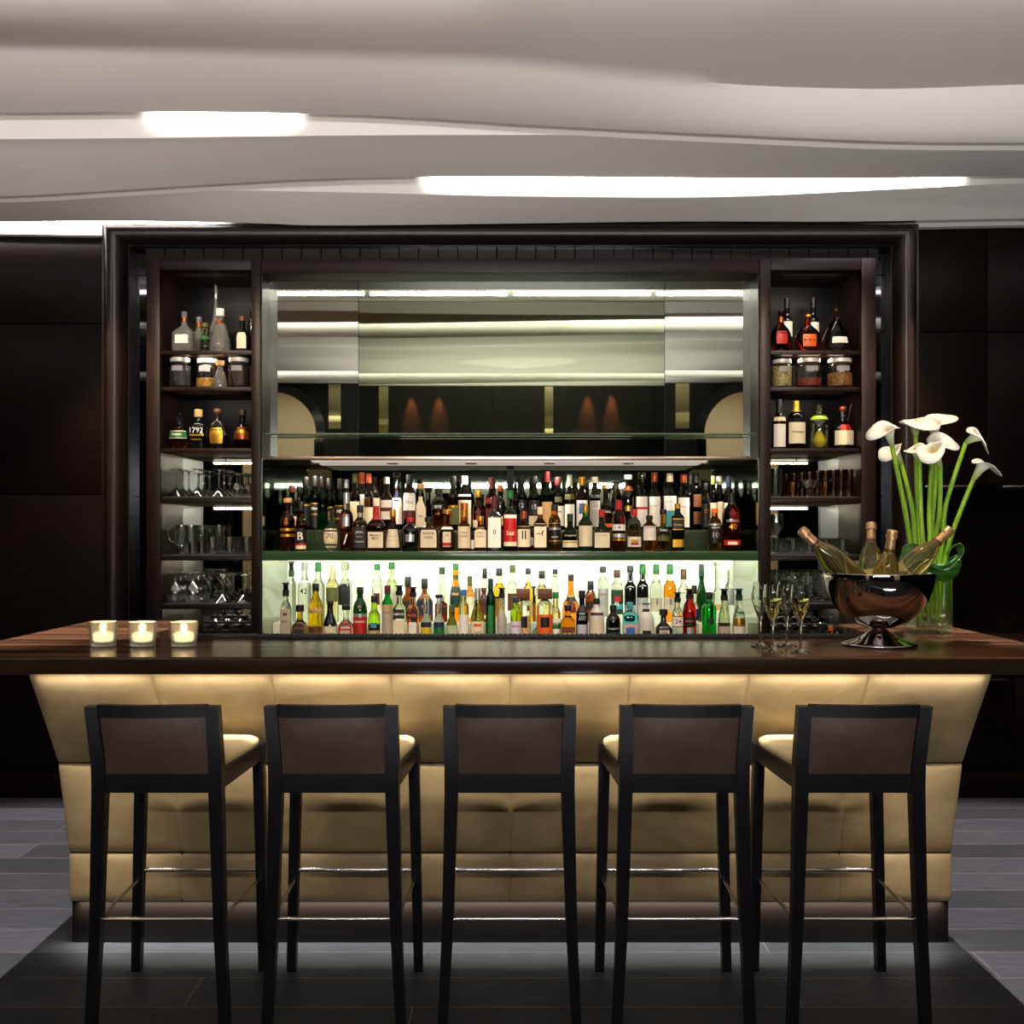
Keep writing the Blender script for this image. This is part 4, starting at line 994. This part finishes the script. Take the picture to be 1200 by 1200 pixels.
q = MB(); q.box(-1.87, 1.85, 3.463, 3.487, 1.004, 1.054, .004); part(q, 'front_edge', mat('counter_edge_shaded', '#251a12', .22, spec=.35), ctop)  # same wood as the top, coloured darker to shade the front face
q = MB(); q.box(X(226, 4.13), X(1010, 4.13), 4.085, 4.148, 1.059, 1.067, .002)
k = -1.15
bmat = thing('bar_mat', 'long black ribbed rubber mat along the bartender edge of counter', 'mat', (0, 4.11, 1.059))
part(q, 'mat_base', rubber, bmat)
q = MB(); x = X(228, 4.13)
while x < X(1008, 4.13):
    for y in (4.092, 4.107, 4.122, 4.137): q.box(x, x + .012, y - .005, y + .005, 1.067, 1.0705)
    x += .018
part(q, 'rubber_studs', rubber, bmat, smooth=False)

# ================================================================= STOOLS
def make_stool(label):
    s = thing('bar_stool', label, 'stool', (0, 0, 0), 'bar stools in a row along the bar')
    yr, yf = 0.0, .432
    for sg in (-1, 1):
        q = MB(); st = [(0, .0140, .196, -.004), (.3, .0165, .181, .0), (.70, .0195, .170, .0), (.78, .0195, .1705, -.003), (.955, .0180, .1735, -.052)]
        R = []
        for z, hw, xc, y in st:
            hd = .018 if z < .5 else .021
            R.append([(sg * xc - hw, y - hd, z), (sg * xc + hw, y - hd, z), (sg * xc + hw, y + hd, z), (sg * xc - hw, y + hd, z)])
        q.rings(R); q.build('leg', wood_stool, s, angle=30)
        q = MB(); R = []
        for z, hw, xc in ((0, .0145, .211), (.755, .0185, .1935)):
            R.append([(sg * xc - hw, yf - .018, z), (sg * xc + hw, yf - .018, z), (sg * xc + hw, yf + .018, z), (sg * xc - hw, yf + .018, z)])
        q.rings(R); q.build('leg', wood_stool, s, angle=30)
    def rail(p0, p1, w, h, nm='seat_rail', m=wood_stool, bow=0, n=1, pr=None):
        q = MB(); p0, p1 = Vector(p0), Vector(p1); t = (p1 - p0).normalized(); a = t.cross(Vector((0, 0, 1))).normalized(); R = []
        for k in range(n + 1):
            c = p0.lerp(p1, k / n) + a * (bow * math.sin(PI * k / n))
            R.append([c - a * w / 2 - Vector((0, 0, h / 2)), c + a * w / 2 - Vector((0, 0, h / 2)), c + a * w / 2 + Vector((0, 0, h / 2)), c - a * w / 2 + Vector((0, 0, h / 2))])
        q.rings(R); return q.build(nm, m, pr or s, angle=30)
    rail((-.155, -.002, .7225), (.155, -.002, .7225), .03, .053)
    rail((-.18, yf, .728), (.18, yf, .728), .026, .052)
    for sg in (-1, 1): rail((sg * .171, .02, .728), (sg * .1935, yf - .018, .728), .026, .054)
    # padded seat
    q = MB(); R = []
    for z, ins in ((.752, .004), (.765, -.001), (.776, .002), (.784, .014), (.788, .04)):
        ring = []
        n = 32
        for k in range(n):
            a = 2 * PI * (k + .5) / n; c, sn = math.cos(a), math.sin(a); e = .22
            ux = math.copysign(abs(c) ** e, c); uy = math.copysign(abs(sn) ** e, sn)
            y = .225 + uy * (.212 - ins); hw = .168 + (.208 - .168) * (y / yf); ring.append((ux * (hw - ins), y, z))
        R.append(ring)
    q.rings(R); q.build('seat', leather_seat, s, angle=50)
    # curved top rail, padded back panel
    q = rail((.157, -.05, .943), (-.157, -.05, .943), .03, .034, 'back_rail', bow=-.0, n=8)
    o = q
    for v in o.data.vertices: v.co.y -= .022 * (1 - (v.co.x / .17) ** 2)
    q = MB(); nx, nz = 12, 8; fr, bk = [], []
    for j in range(nz + 1):
        z = .748 + (.928 - .748) * j / nz; y0 = -.003 - .045 * max(0, (z - .78) / .175)
        rf, rb = [], []
        for i in range(nx + 1):
            x = -.155 + .31 * i / nx; bw = .022 * (1 - (x / .17) ** 2) * min(1, max(0, (z - .76) / .16)); ed = min(i, nx - i, j, nz - j); puff = (0, .006, .009, .010, .0105, .011, .011)[min(ed, 6)]
            rb.append((x, y0 - bw - .006 - puff * .6, z)); rf.append((x, y0 - bw + .010 + puff, z))
        fr.append(rf); bk.append(rb)
    q.rings(bk, False, False, False); q.rings(fr, False, False, False)
    for j in range(nz):
        for i in (0, nx): q.quad([bk[j][i], bk[j + 1][i], fr[j + 1][i], fr[j][i]])
    for i in range(nx):
        for j in (0, nz): q.quad([bk[j][i], bk[j][i + 1], fr[j][i + 1], fr[j][i]])
    q.build('back_pad', leather_back, s, angle=50)
    def rod(p0, p1, r, nm='footrest'):
        q = MB(); q.tube([p0, p1], r, 10); q.build(nm, chrome, s)
    rod((-.168, 0, .3225), (.168, 0, .3225), .006)
    rod((-.19, yf, .333), (.19, yf, .333), .0085)
    for sg in (-1, 1): rod((sg * .180, .01, .3205), (sg * .200, yf - .01, .306), .0055)
    return s
SL = ['dark bar stool in front of the three candles', 'dark bar stool, next to the one before the candles', 'dark bar stool at the middle of the bar', 'dark bar stool between the middle one and the one before the silver bowl', 'dark bar stool in front of the silver bowl, nearest the lilies']
s0 = make_stool(SL[0])
stools = [s0] + [copy_tree(s0) for _ in range(4)]
for o, l, x in zip(stools, SL, (-1.03, -.515, -.002, .507, 1.019)): o['label'] = l; o.location = (x, 3.2, 0)

# ================================================================= THINGS ON THE COUNTER
ZC = 1.059
flame_m = mat('flame', '#ffd890', .5, emit='#ffd08a', estr=60)
wax = mat('candle_wax', '#f6ead2', .5, sub=.3, emit='#ffdfae', estr=2.0)  # emission stands in for the flame's light glowing through the wax
for i, (px, lab) in enumerate(((121, 'lit tealight in a glass tumbler, farthest from the bottles of the three'), (167, 'lit tealight in a glass tumbler, middle one of the three'), (215.5, 'lit tealight in a glass tumbler, nearest the bottles of the three'))):
    d = 3.80; t = thing('candle_holder', lab, 'candle', (X(px, d), d, ZC), 'three tealight tumblers on the bar')
    q = MB(); q.lathe([(.040, 0), (.043, .002), (.0475, .084), (.0465, .0855), (.0445, .084), (.041, .02), (.036, .014), (.01, .0125)], 28); q.build('glass_tumbler', thick_glass, t)
    q = MB(); q.lathe([(.034, .016), (.036, .018), (.036, .034), (.034, .035)], 24); c = q.build('tealight', wax, t)
    q = MB(); q.lathe([(.001, .037), (.007, .042), (.0095, .05), (.0065, .062), (.002, .074), (.0003, .078)], 12); f_ = q.build('flame', flame_m, c)
    l = bpy.data.lights.new('candle_light', 'POINT'); l.energy = 7.0; l.color = H('#ffb878')[:3]; l.shadow_soft_size = .012
    lo = bpy.data.objects.new('candle_light', l); COL.objects.link(lo); lo.location = (X(px, d), d, ZC + .06)

# champagne flutes
wine_m = mat('sparkling_wine', '#f0e6a8', 0, 0, 1, 1.34)
def flute(px, d, filled, lab):
    t = thing('champagne_flute', lab, 'glass', (X(px, d), d, ZC), 'champagne flutes beside the silver bowl')
    q = MB()
    q.lathe([(.0, .0), (.034, .0), (.0345, .002), (.02, .006), (.007, .012), (.0042, .022), (.0036, .06), (.0042, .085), (.009, .102), (.021, .13), (.030, .16), (.032, .178), (.0295, .2), (.0265, .2235), (.0258, .2235), (.0285, .2), (.031, .178), (.029, .16), (.02, .131), (.008, .106), (0, .103)], 24, cap0=False, cap1=False)
    q.build('flute_glass', clear_glass, t)
    if filled:
        q = MB(); q.lathe([(.001, .1045), (.0075, .1065), (.0192, .1315), (.0282, .1605), (.0302, .178), (.0302, .179)], 24); q.build('wine', wine_m, t)
flute(905.5, 3.62, True, 'filled champagne flute in front of the dark cabinet edge')
flute(938, 3.60, True, 'filled champagne flute nearest the silver bowl')
flute(891, 3.80, False, 'empty champagne flute standing nearest the lit bottles')
flute(922, 3.80, False, 'empty champagne flute between and behind the two filled ones')

# silver bowl
DB = 3.83
t = thing('wine_bowl', 'large polished silver footed bowl holding four gold foiled bottles', 'bowl', (X(1030, DB), DB, ZC))
zr = Z(671, DB) - ZC
outp = [(.022, .060), (.045, .063), (.085, .078), (.117, .099), (.142, .124), (.164, .158), (.178, .196), (.1845, zr - .025), (.187, zr - .004)]
q = MB(); q.lathe([(0, .056), (.018, .056)] + outp + [(.1855, zr), (.181, zr - .003), (.178, zr - .025), (.172, .198), (.158, .161), (.136, .129), (.111, .105), (.08, .085), (.03, .07), (0, .068)], 64, cap0=False, cap1=False)
q.build('bowl_body', bowl_m, t, angle=75)
q = MB(); q.lathe([(0, .0), (.126, .0), (.129, .003), (.128, .007), (.118, .011), (.085, .020), (.058, .034), (.038, .048), (.024, .058), (.018, .062), (0, .062)], 64, cap0=False, cap1=False); q.build('foot', bowl_m, t, angle=60)
champ = mat('champagne_glass', '#f3df86', .0, 0, .95, 1.36, coat=.6)
foil = mat('rose_gold_foil', '#d2a878', .3, .7)
def champagne(top, low, lab, Ht=.30, W=.088):
    top, low = Vector(top), Vector(low); ax = (top - low).normalized(); basep = top - ax * Ht
    t = thing('champagne_bottle', lab, 'bottle', basep, 'champagne bottles in the silver bowl')
    t.rotation_euler = ax.to_track_quat('Z', 'Y').to_euler()
    R_ = W / 2
    q = MB(); q.lathe([(R_ * .88, 0), (R_, .006), (R_, .135), (R_ * .98, .15), (R_ * .88, .175), (R_ * .68, .2), (R_ * .44, .221), (.0155, .238), (.0145, .288), (.0145, .295)], 28); q.build('bottle_body', champ, t)
    q = MB(); q.lathe([(.0172, .226), (.0178, .228), (.0165, .24), (.0155, .272), (.019, .275), (.0195, .284), (.0175, .288), (.0185, .296), (.0165, .301), (.008, .303)], 20); c = q.build('foil_cap', foil, t)
    q = MB(); q.lathe([(.0182, .228), (.0182, .236), (.0172, .239)], 20, cap0=False, cap1=False); q.build('neck_band', mat('band_brown', '#5a3a26', .4, .5), c)
    q = MB(); R2 = []
    for z in (.03, .06, .095): R2.append([(R_ * 1.008 * math.cos(a), R_ * 1.008 * math.sin(a), z) for a in [-2.4 + k * .1 for k in range(17)]])
    q.rings(R2, False, False, False); q.build('label', mat('champ_label', '#7a5230', .4, .3), t)
champagne(at(939, 621, 3.81), at(1003, 681, 3.83), 'gold foiled champagne bottle leaning towards the flutes')
champagne(at(1021, 613, 3.985), at(1020, 690, 3.925), 'gold foiled champagne bottle standing upright at the back of bowl', .3)
champagne(at(1046, 622, 3.715), at(1035, 690, 3.765), 'gold foiled champagne bottle tilted slightly towards the room, bowl centre', .3)
champagne(at(1114, 620, 3.85), at(1055, 677, 3.855), 'gold foiled champagne bottle leaning towards the lilies')

# vase with calla lilies
DVS = 4.36; xv = X(1087, DVS)
vase = thing('glass_vase', 'square clear glass vase with pebbles, holding the calla lilies', 'vase', (xv, DVS, ZC))
q = MB(); hw = .074
def sqring(h, z, e=.12, n=28): return [(math.copysign(abs(math.cos(a)) ** e, math.cos(a)) * h, math.copysign(abs(math.sin(a)) ** e, math.sin(a)) * h, z) for a in [2 * PI * (k + .5) / n for k in range(n)]]
q.rings([sqring(hw - .002, 0), sqring(hw, .003), sqring(hw, .215), sqring(hw - .006, .215), sqring(hw - .006, .016), sqring(.01, .016)]); q.build('vase_body', thin_glass('vase_glass', '#f4faf2', .5, .03), vase, angle=35)
peb = mat('pebble', '#d9cfae', .5); NP = None
pts = []
for k in range(60):
    if len(pts) > 23: break
    p = (random.uniform(-.05, .05), random.uniform(-.05, .05), .026 + .0)
    for lv in range(3):
        p2 = (p[0], p[1], .027 + lv * .017)
        if all((Vector(p2) - Vector(o2)).length > .021 for o2 in pts): pts.append(p2); break
q = MB(); bm = bmesh.new(); bmesh.ops.create_icosphere(bm, subdivisions=2, radius=.0105)
for v in bm.verts: v.co = Vector((v.co.x * 1.15, v.co.y * 1.0, v.co.z * .8))
q.addbm(bm); bm.free(); pb0 = tag(q.build('pebble', peb), 'cream pebble at the bottom of the square glass vase', 'pebble', 'pebbles in the vase')
for k, p in enumerate(pts):
    o = pb0 if k == 0 else pb0.copy()
    if k: COL.objects.link(o)
    o.location = (xv + p[0], DVS + p[1], ZC + p[2]); o.rotation_euler = (random.uniform(-.4, .4), random.uniform(-.4, .4), random.uniform(0, 3))
stem_m = noise_col(mat('lily_stem', rough=.4), '#78ab22', '#a3cc3a', (20, 20, 2), 6, 3, .3, .7)
lily_m = mat('lily_spathe', rough=.45, sub=.12); N, L, bs = nodes(lily_m)
at_ = N.new('ShaderNodeVertexColor'); at_.layer_name = 'tint'; cr = N.new('ShaderNodeValToRGB')
cr.color_ramp.elements[0].color = H('#93ad2e'); cr.color_ramp.elements[0].position = 0; cr.color_ramp.elements[1].color = H('#f7f4ea'); cr.color_ramp.elements[1].position = .8
L.new(at_.outputs[0], cr.inputs[0]); L.new(cr.outputs[0], bs.inputs['Base Color'])
def lily(path, base, opening, lab, size, tip, open_=1.0):
    """path: stem points in photo pixels with depth offsets; base -> opening gives the flower axis; tip: direction of the long lip"""
    t = thing('calla_lily', lab, 'flower', at(path[0][0], path[0][1], DVS), 'white calla lilies in the vase')
    def prt(mb, nm, m, **k): return part(mb, nm, m, t, **k)
    P = [at(a, b2, DVS + (c if True else 0)) for a, b2, c in path]
    sm = []
    for i in range(len(P) - 1):
        p0, p1, p2, p3 = P[max(0, i - 1)], P[i], P[i + 1], P[min(len(P) - 1, i + 2)]
        for k in range(6):
            u = k / 6; sm.append(.5 * ((2 * p1) + (p2 - p0) * u + (2 * p0 - 5 * p1 + 4 * p2 - p3) * u * u + (3 * p1 - p0 - 3 * p2 + p3) * u ** 3))
    sm.append(P[-1]); n = len(sm)
    q = MB(); q.tube(sm, [.0115 - .003 * k / n for k in range(n)], 10); prt(q, 'stem', stem_m)
    B0 = P[-1]; O = at(opening[0], opening[1], DVS + opening[2]); ax = (O - B0).normalized(); Ln = (O - B0).length * 1.05
    tv = Vector(tip); tv = (tv - ax * tv.dot(ax)).normalized(); bv = ax.cross(tv)
    R = []; tint = []; nu, nv = 28, 14
    for j in range(nv + 1):
        v = j / nv; ring = []
        for k in range(nu):
            th = 2 * PI * k / nu; cs = math.cos(th)
            r0 = .0085 + size * (.26 * v + .40 * v ** 4.5 * open_)
            r = r0 * (1 + .30 * v ** 3 * cs + .10 * v ** 4 * math.cos(2 * th) + .05 * v ** 4 * math.sin(3 * th + size * 90))
            if cs > .8: r *= 1 + .9 * (cs - .8) * v ** 6
            h = Ln * 1.12 * (v ** .9) + size * .10 * v ** 5 * math.sin(2 * th + size * 60) - .30 * size * max(0, v - .72) / .28 * (.4 + .6 * (1 + cs) / 2) * open_ + size * .22 * v ** 4 * cs * (1 - .4 * open_)
            if v > .85: h -= size * (.16 + .1 * math.sin(2 * th + 1)) * (v - .85) / .15
            ring.append(B0 + ax * h + tv * (r * cs) + bv * (r * math.sin(th))); tint.append(v)
        R.append(ring)
    q = MB(); q.rings(R, True, True, False)
    o = prt(q, 'spathe', lily_m, angle=80)
    ca = o.data.color_attributes.new('tint', 'FLOAT_COLOR', 'POINT')
    for i, v in enumerate(tint): ca.data[i].color = (v, v, v, 1)
    md = o.modifiers.new('thickness', 'SOLIDIFY'); md.thickness = .0012
    q = MB(); q.tube([B0 + ax * Ln * .3, B0 + ax * Ln * .62, B0 + ax * Ln * .86], [.004, .0045, .0025], 8); prt(q, 'spadix', mat('spadix', '#e8b92a', .6))
vb = lambda px, c=0: (px, 727, c)
lily([vb(1079, -.033), (1077, 684, -.035), (1068, 640, -.055), (1059, 590, -.085), (1045.6, 524, -.125)], 0, (1040, 500, -.165), 'calla lily at the vase\'s bottle side, highest of that pair', .068, (-1, -.2, .5))
lily([vb(1073, .0), (1072, 640, .0), (1069, 596, .03), (1056.4, 544, .065)], 0, (1046, 524, .035), 'calla lily tilted down below the one at the bottle side', .060, (-1, -.5, .1))
lily([vb(1080, .04), (1078, 640, .05), (1075, 590, .07), (1073, 512, .09)], 0, (1072.5, 489, .07), 'tallest calla lily with wide open bloom facing the room', .088, (.2, -1, .3), 1.2)
lily([vb(1091, .045), (1090, 640, .06), (1094, 590, .11), (1099, 522, .15)], 0, (1092, 494, .095), 'calla lily spread wide right beside the tallest bloom', .074, (1, -.4, .35), 1.1)
lily([vb(1089, -.046), (1086, 690, -.046), (1082, 640, -.045), (1079, 600, -.035), (1077.6, 541, -.02)], 0, (1070.5, 523, -.035), 'small calla lily tucked below the tallest bloom', .050, (.2, -.5, -1))
lily([vb(1088, .0), (1090, 640, .005), (1089, 600, .015), (1092, 538, .04)], 0, (1100, 515, -.03), 'calla lily between the front bloom and the right hand ones', .066, (.8, -.5, -.2))
lily([vb(1098, -.045), (1096, 640, -.055), (1101, 600, -.08), (1102, 547.5, -.11)], 0, (1092, 522, -.16), 'front calla lily with curled rim, lowest of the middle blooms', .070, (-.7, -.8, .2), 1.05)
lily([vb(1098, .035), (1099, 684, .035), (1104, 640, .035), (1109, 590, .035), (1131.8, 519, .03)], 0, (1148, 508, .0), 'calla lily leaning out on a long stem, upper one', .070, (1, -.3, -.25))
lily([vb(1100, -.012), (1102, 688, -.014), (1109, 650, -.015), (1119, 616, -.03), (1140.9, 561.5, -.05)], 0, (1154, 541, -.07), 'calla lily leaning farthest out, lowest on the outer side', .066, (1, -.3, -.1))
# folded leaves wrapped round the vase mouth
leaf_m = mat('leaf', rough=.5, spec=.35); N, L, bs = nodes(leaf_m)
wv_ = N.new('ShaderNodeTexWave'); wv_.inputs['Scale'].default_value = 11; wv_.bands_direction = 'Z'; wv_.inputs['Distortion'].default_value = 1
cr = N.new('ShaderNodeValToRGB'); cr.color_ramp.elements[0].color = H('#1d4a17'); cr.color_ramp.elements[1].color = H('#35701f')
tc = N.new('ShaderNodeTexCoord'); L.new(tc.outputs['Object'], wv_.inputs[0]); L.new(wv_.outputs[1], cr.inputs[0]); L.new(cr.outputs[0], bs.inputs['Base Color'])
def ribbon(pts, w, lab, up=(0, 0, 1)):
    pts = [Vector(p) for p in pts]; sm = []
    for i in range(len(pts) - 1):
        p0, p1, p2, p3 = pts[max(0, i - 1)], pts[i], pts[i + 1], pts[min(len(pts) - 1, i + 2)]
        for k in range(6):
            u = k / 6; sm.append(.5 * ((2 * p1) + (p2 - p0) * u + (2 * p0 - 5 * p1 + 4 * p2 - p3) * u * u + (3 * p1 - p0 - 3 * p2 + p3) * u ** 3))
    sm.append(pts[-1]); n = len(sm); q = MB(); R = []; U = Vector(up).normalized()
    for i, p in enumerate(sm):
        ww = w * min(1, .25 + 3.2 * min(i, n - 1 - i) / n); t_ = (sm[min(i + 1, n - 1)] - sm[max(i - 1, 0)]).normalized(); s_ = (U - t_ * U.dot(t_)).normalized(); nn_ = t_.cross(s_)
        R.append([p - s_ * ww, p - s_ * ww * .5 + nn_ * .003, p, p + s_ * ww * .5 + nn_ * .003, p + s_ * ww])
    q.rings(R, False, False, False); o = q.build('leaf', leaf_m, angle=80); tag(o, lab, 'leaf', 'folded leaves round the vase mouth')
    md = o.modifiers.new('thickness', 'SOLIDIFY'); md.thickness = .0015
    return o
e = DVS
ribbon([at(1056, 664, e - .06), at(1067, 661, e - .11), at(1087, 669, e - .12), at(1107, 669, e - .11), at(1119, 663, e - .055), at(1121, 659, e + .02), at(1113, 659, e + .105), at(1085, 659, e + .12)], .029, 'broad folded leaf wrapped across the vase mouth')
ribbon([at(1053, 657, e - .09), at(1060, 647, e - .115), at(1072, 645, e - .13), at(1090, 656, e - .135)], .026, 'pointed leaf folded at the bowl side of the vase mouth', (0.45, 0, 1))
ribbon([at(1112, 676, e - .125), at(1120, 660, e - .125), at(1126, 648, e - .11), at(1123, 640, e - .09), at(1115, 641, e - .09), at(1110, 650, e - .10)], .020, 'leaf curled into a loop at the outer side of the vase', (.25, -1, .3))
ribbon([at(1092, 664, e - .155), at(1104, 674, e - .165), at(1117, 670, e - .15), at(1125, 656, e - .145)], .024, 'dark folded leaf below the loop, over the vase edge', (-.4, -.2, 1))

# small mixer bottles on the bartender side of the right return
bz = .90
b = MB(); b.box(1.2, 1.415, 4.4, 4.72, .86, .90, .003)
shf = tag(b.build('speed_shelf', steel), 'steel ledge behind the bar under the small black capped bottles', 'shelf')
for px, c, liq, lab, top in ((979, 'orange', 'orange', 'small orange labelled bottle behind the bar near the bowl', 734), (985, 'black', 'clear', 'small black capped bottle next to the orange one', 735), (991, 'black', 'black', 'small black capped bottle nearest the silver bowl', 736)):
    d = 4.5
    bottle((X(px, d) - .02, d, bz + .0005), .026, Z(top, d) - bz, 's', liq, c + ':c5', 'cream.1-.35', lab, None, d / F, group='small mixers behind the bar', neck=.008)

# ================================================================= ROOM LIGHTING (coves, ceiling downlights and added fill lights)
CW = '#fdfaf8'
# fixtures hidden behind the lips of the ceiling ribbons, washing the risers
def cove(name, x0, x1, d, py, dz, tgt_dy, power, w=.03, col=CW):
    cx = (x0 + x1) / 2
    z = Z(interp(py, VX + cx * F / d), d) + dz if not isinstance(py, float) else py + dz
    n = max(1, int((x1 - x0) / .8)); stp = (x1 - x0) / n
    for k in range(n):
        xm = x0 + (k + .5) * stp
        z = Z(interp(py, VX + xm * F / d), d) + dz if not isinstance(py, float) else py + dz
        area(name, (xm, d + .012 * (1 if tgt_dy > 0 else -1), z), (xm, d + tgt_dy, z - .015), stp * .98, w, power * stp, col, 100)
cove('cove_light', -1.62, -1.0, 4.9, yA, .06, .1, 9)
cove('cove_light', -3.6, -2.5, 4.9, yA, .06, .1, 5)
cove('cove_light', -.4, 2.25, 5.44, yBl, .06, .1, 11)
cove('cove_light', -4.0, -1.6, 5.80, yCl, .06, .13, 11)
cove('cove_light', -4.4, -1.0, 3.57, 3.36, .05, -.1, .8)
cove('cove_light', -1.0, 4.4, 3.57, 3.36, .05, -.1, 5)
cove('cove_light', -4.4, 4.4, 2.5, 3.28, .05, -.1, 4)
cove('cove_light', -4.4, 4.4, -.36, 3.25, .05, -.09, 3)
# unseen area lights added at floor level to brighten the undersides of the ribbons
for k in range(6): area('floor_fill', (-2.75 + k * 1.1, 1.55, .012), (-2.75 + k * 1.1, 4.95, 3.25), 1.05, .05, 2.2, CW, 42)
for k in range(8): area('ribbon_fill', (-3.85 + k * 1.1, 3.6, 3.285), (-3.85 + k * 1.1, 5.6, 3.50), 1.05, .03, 1.7 if k < 4 else 1.15, CW, 75)  # added fill, grazes the ribbons from just above the view
area('wall_fill', (.1, YW + .1, 2.02), (.1, YW + 2.0, 3.4), 2.7, .05, 105, CW, 150)  # unseen light added on the lounge side to brighten the ceiling
# downlights over the bar, the stools and the two sides
for x in (-1.6, -.95, -.3, .35, 1.0, 1.6): spot('ceiling_downlight', (x, 4.15, 3.36), (x, 3.85, 1.06), 22, 38, .6)
for x in (-2.0, 2.02): spot('ceiling_downlight', (x * 1.06, 5.45, 3.1), (x * 1.08, 5.75, 0), 130, 60, .5)
for x in (-2.31, 2.42): spot('ceiling_downlight', (x, 5.15, 3.2), (x, 4.45, 0), 900, 54, .35, '#f4eeee', .012)
spot('ceiling_downlight', (1.15, 3.75, 3.3), (1.3, 3.84, 1.2), 90, 26, .5)
spot('ceiling_downlight', (1.62, 3.95, 3.3), (1.64, 4.36, 1.7), 115, 30, .5)
for x, tx in ((-1.5, -1.62), (1.5, 1.62)): spot('ceiling_downlight', (x, 3.68, 3.33), (tx, 5.95, 2.0), 260, 36, .6)
for x, tx in ((-.6, -.55), (.6, .6)): spot('ceiling_downlight', (x, 3.68, 3.33), (tx, 5.95, 1.5), 330, 38, .7)
for x in (-1.15, -.83, .9, 1.18): spot('wall_downlight', (x, YW + .07, 3.14), (x, YW - .12, 2.2), 260, 34, .8, '#ff9a6a')
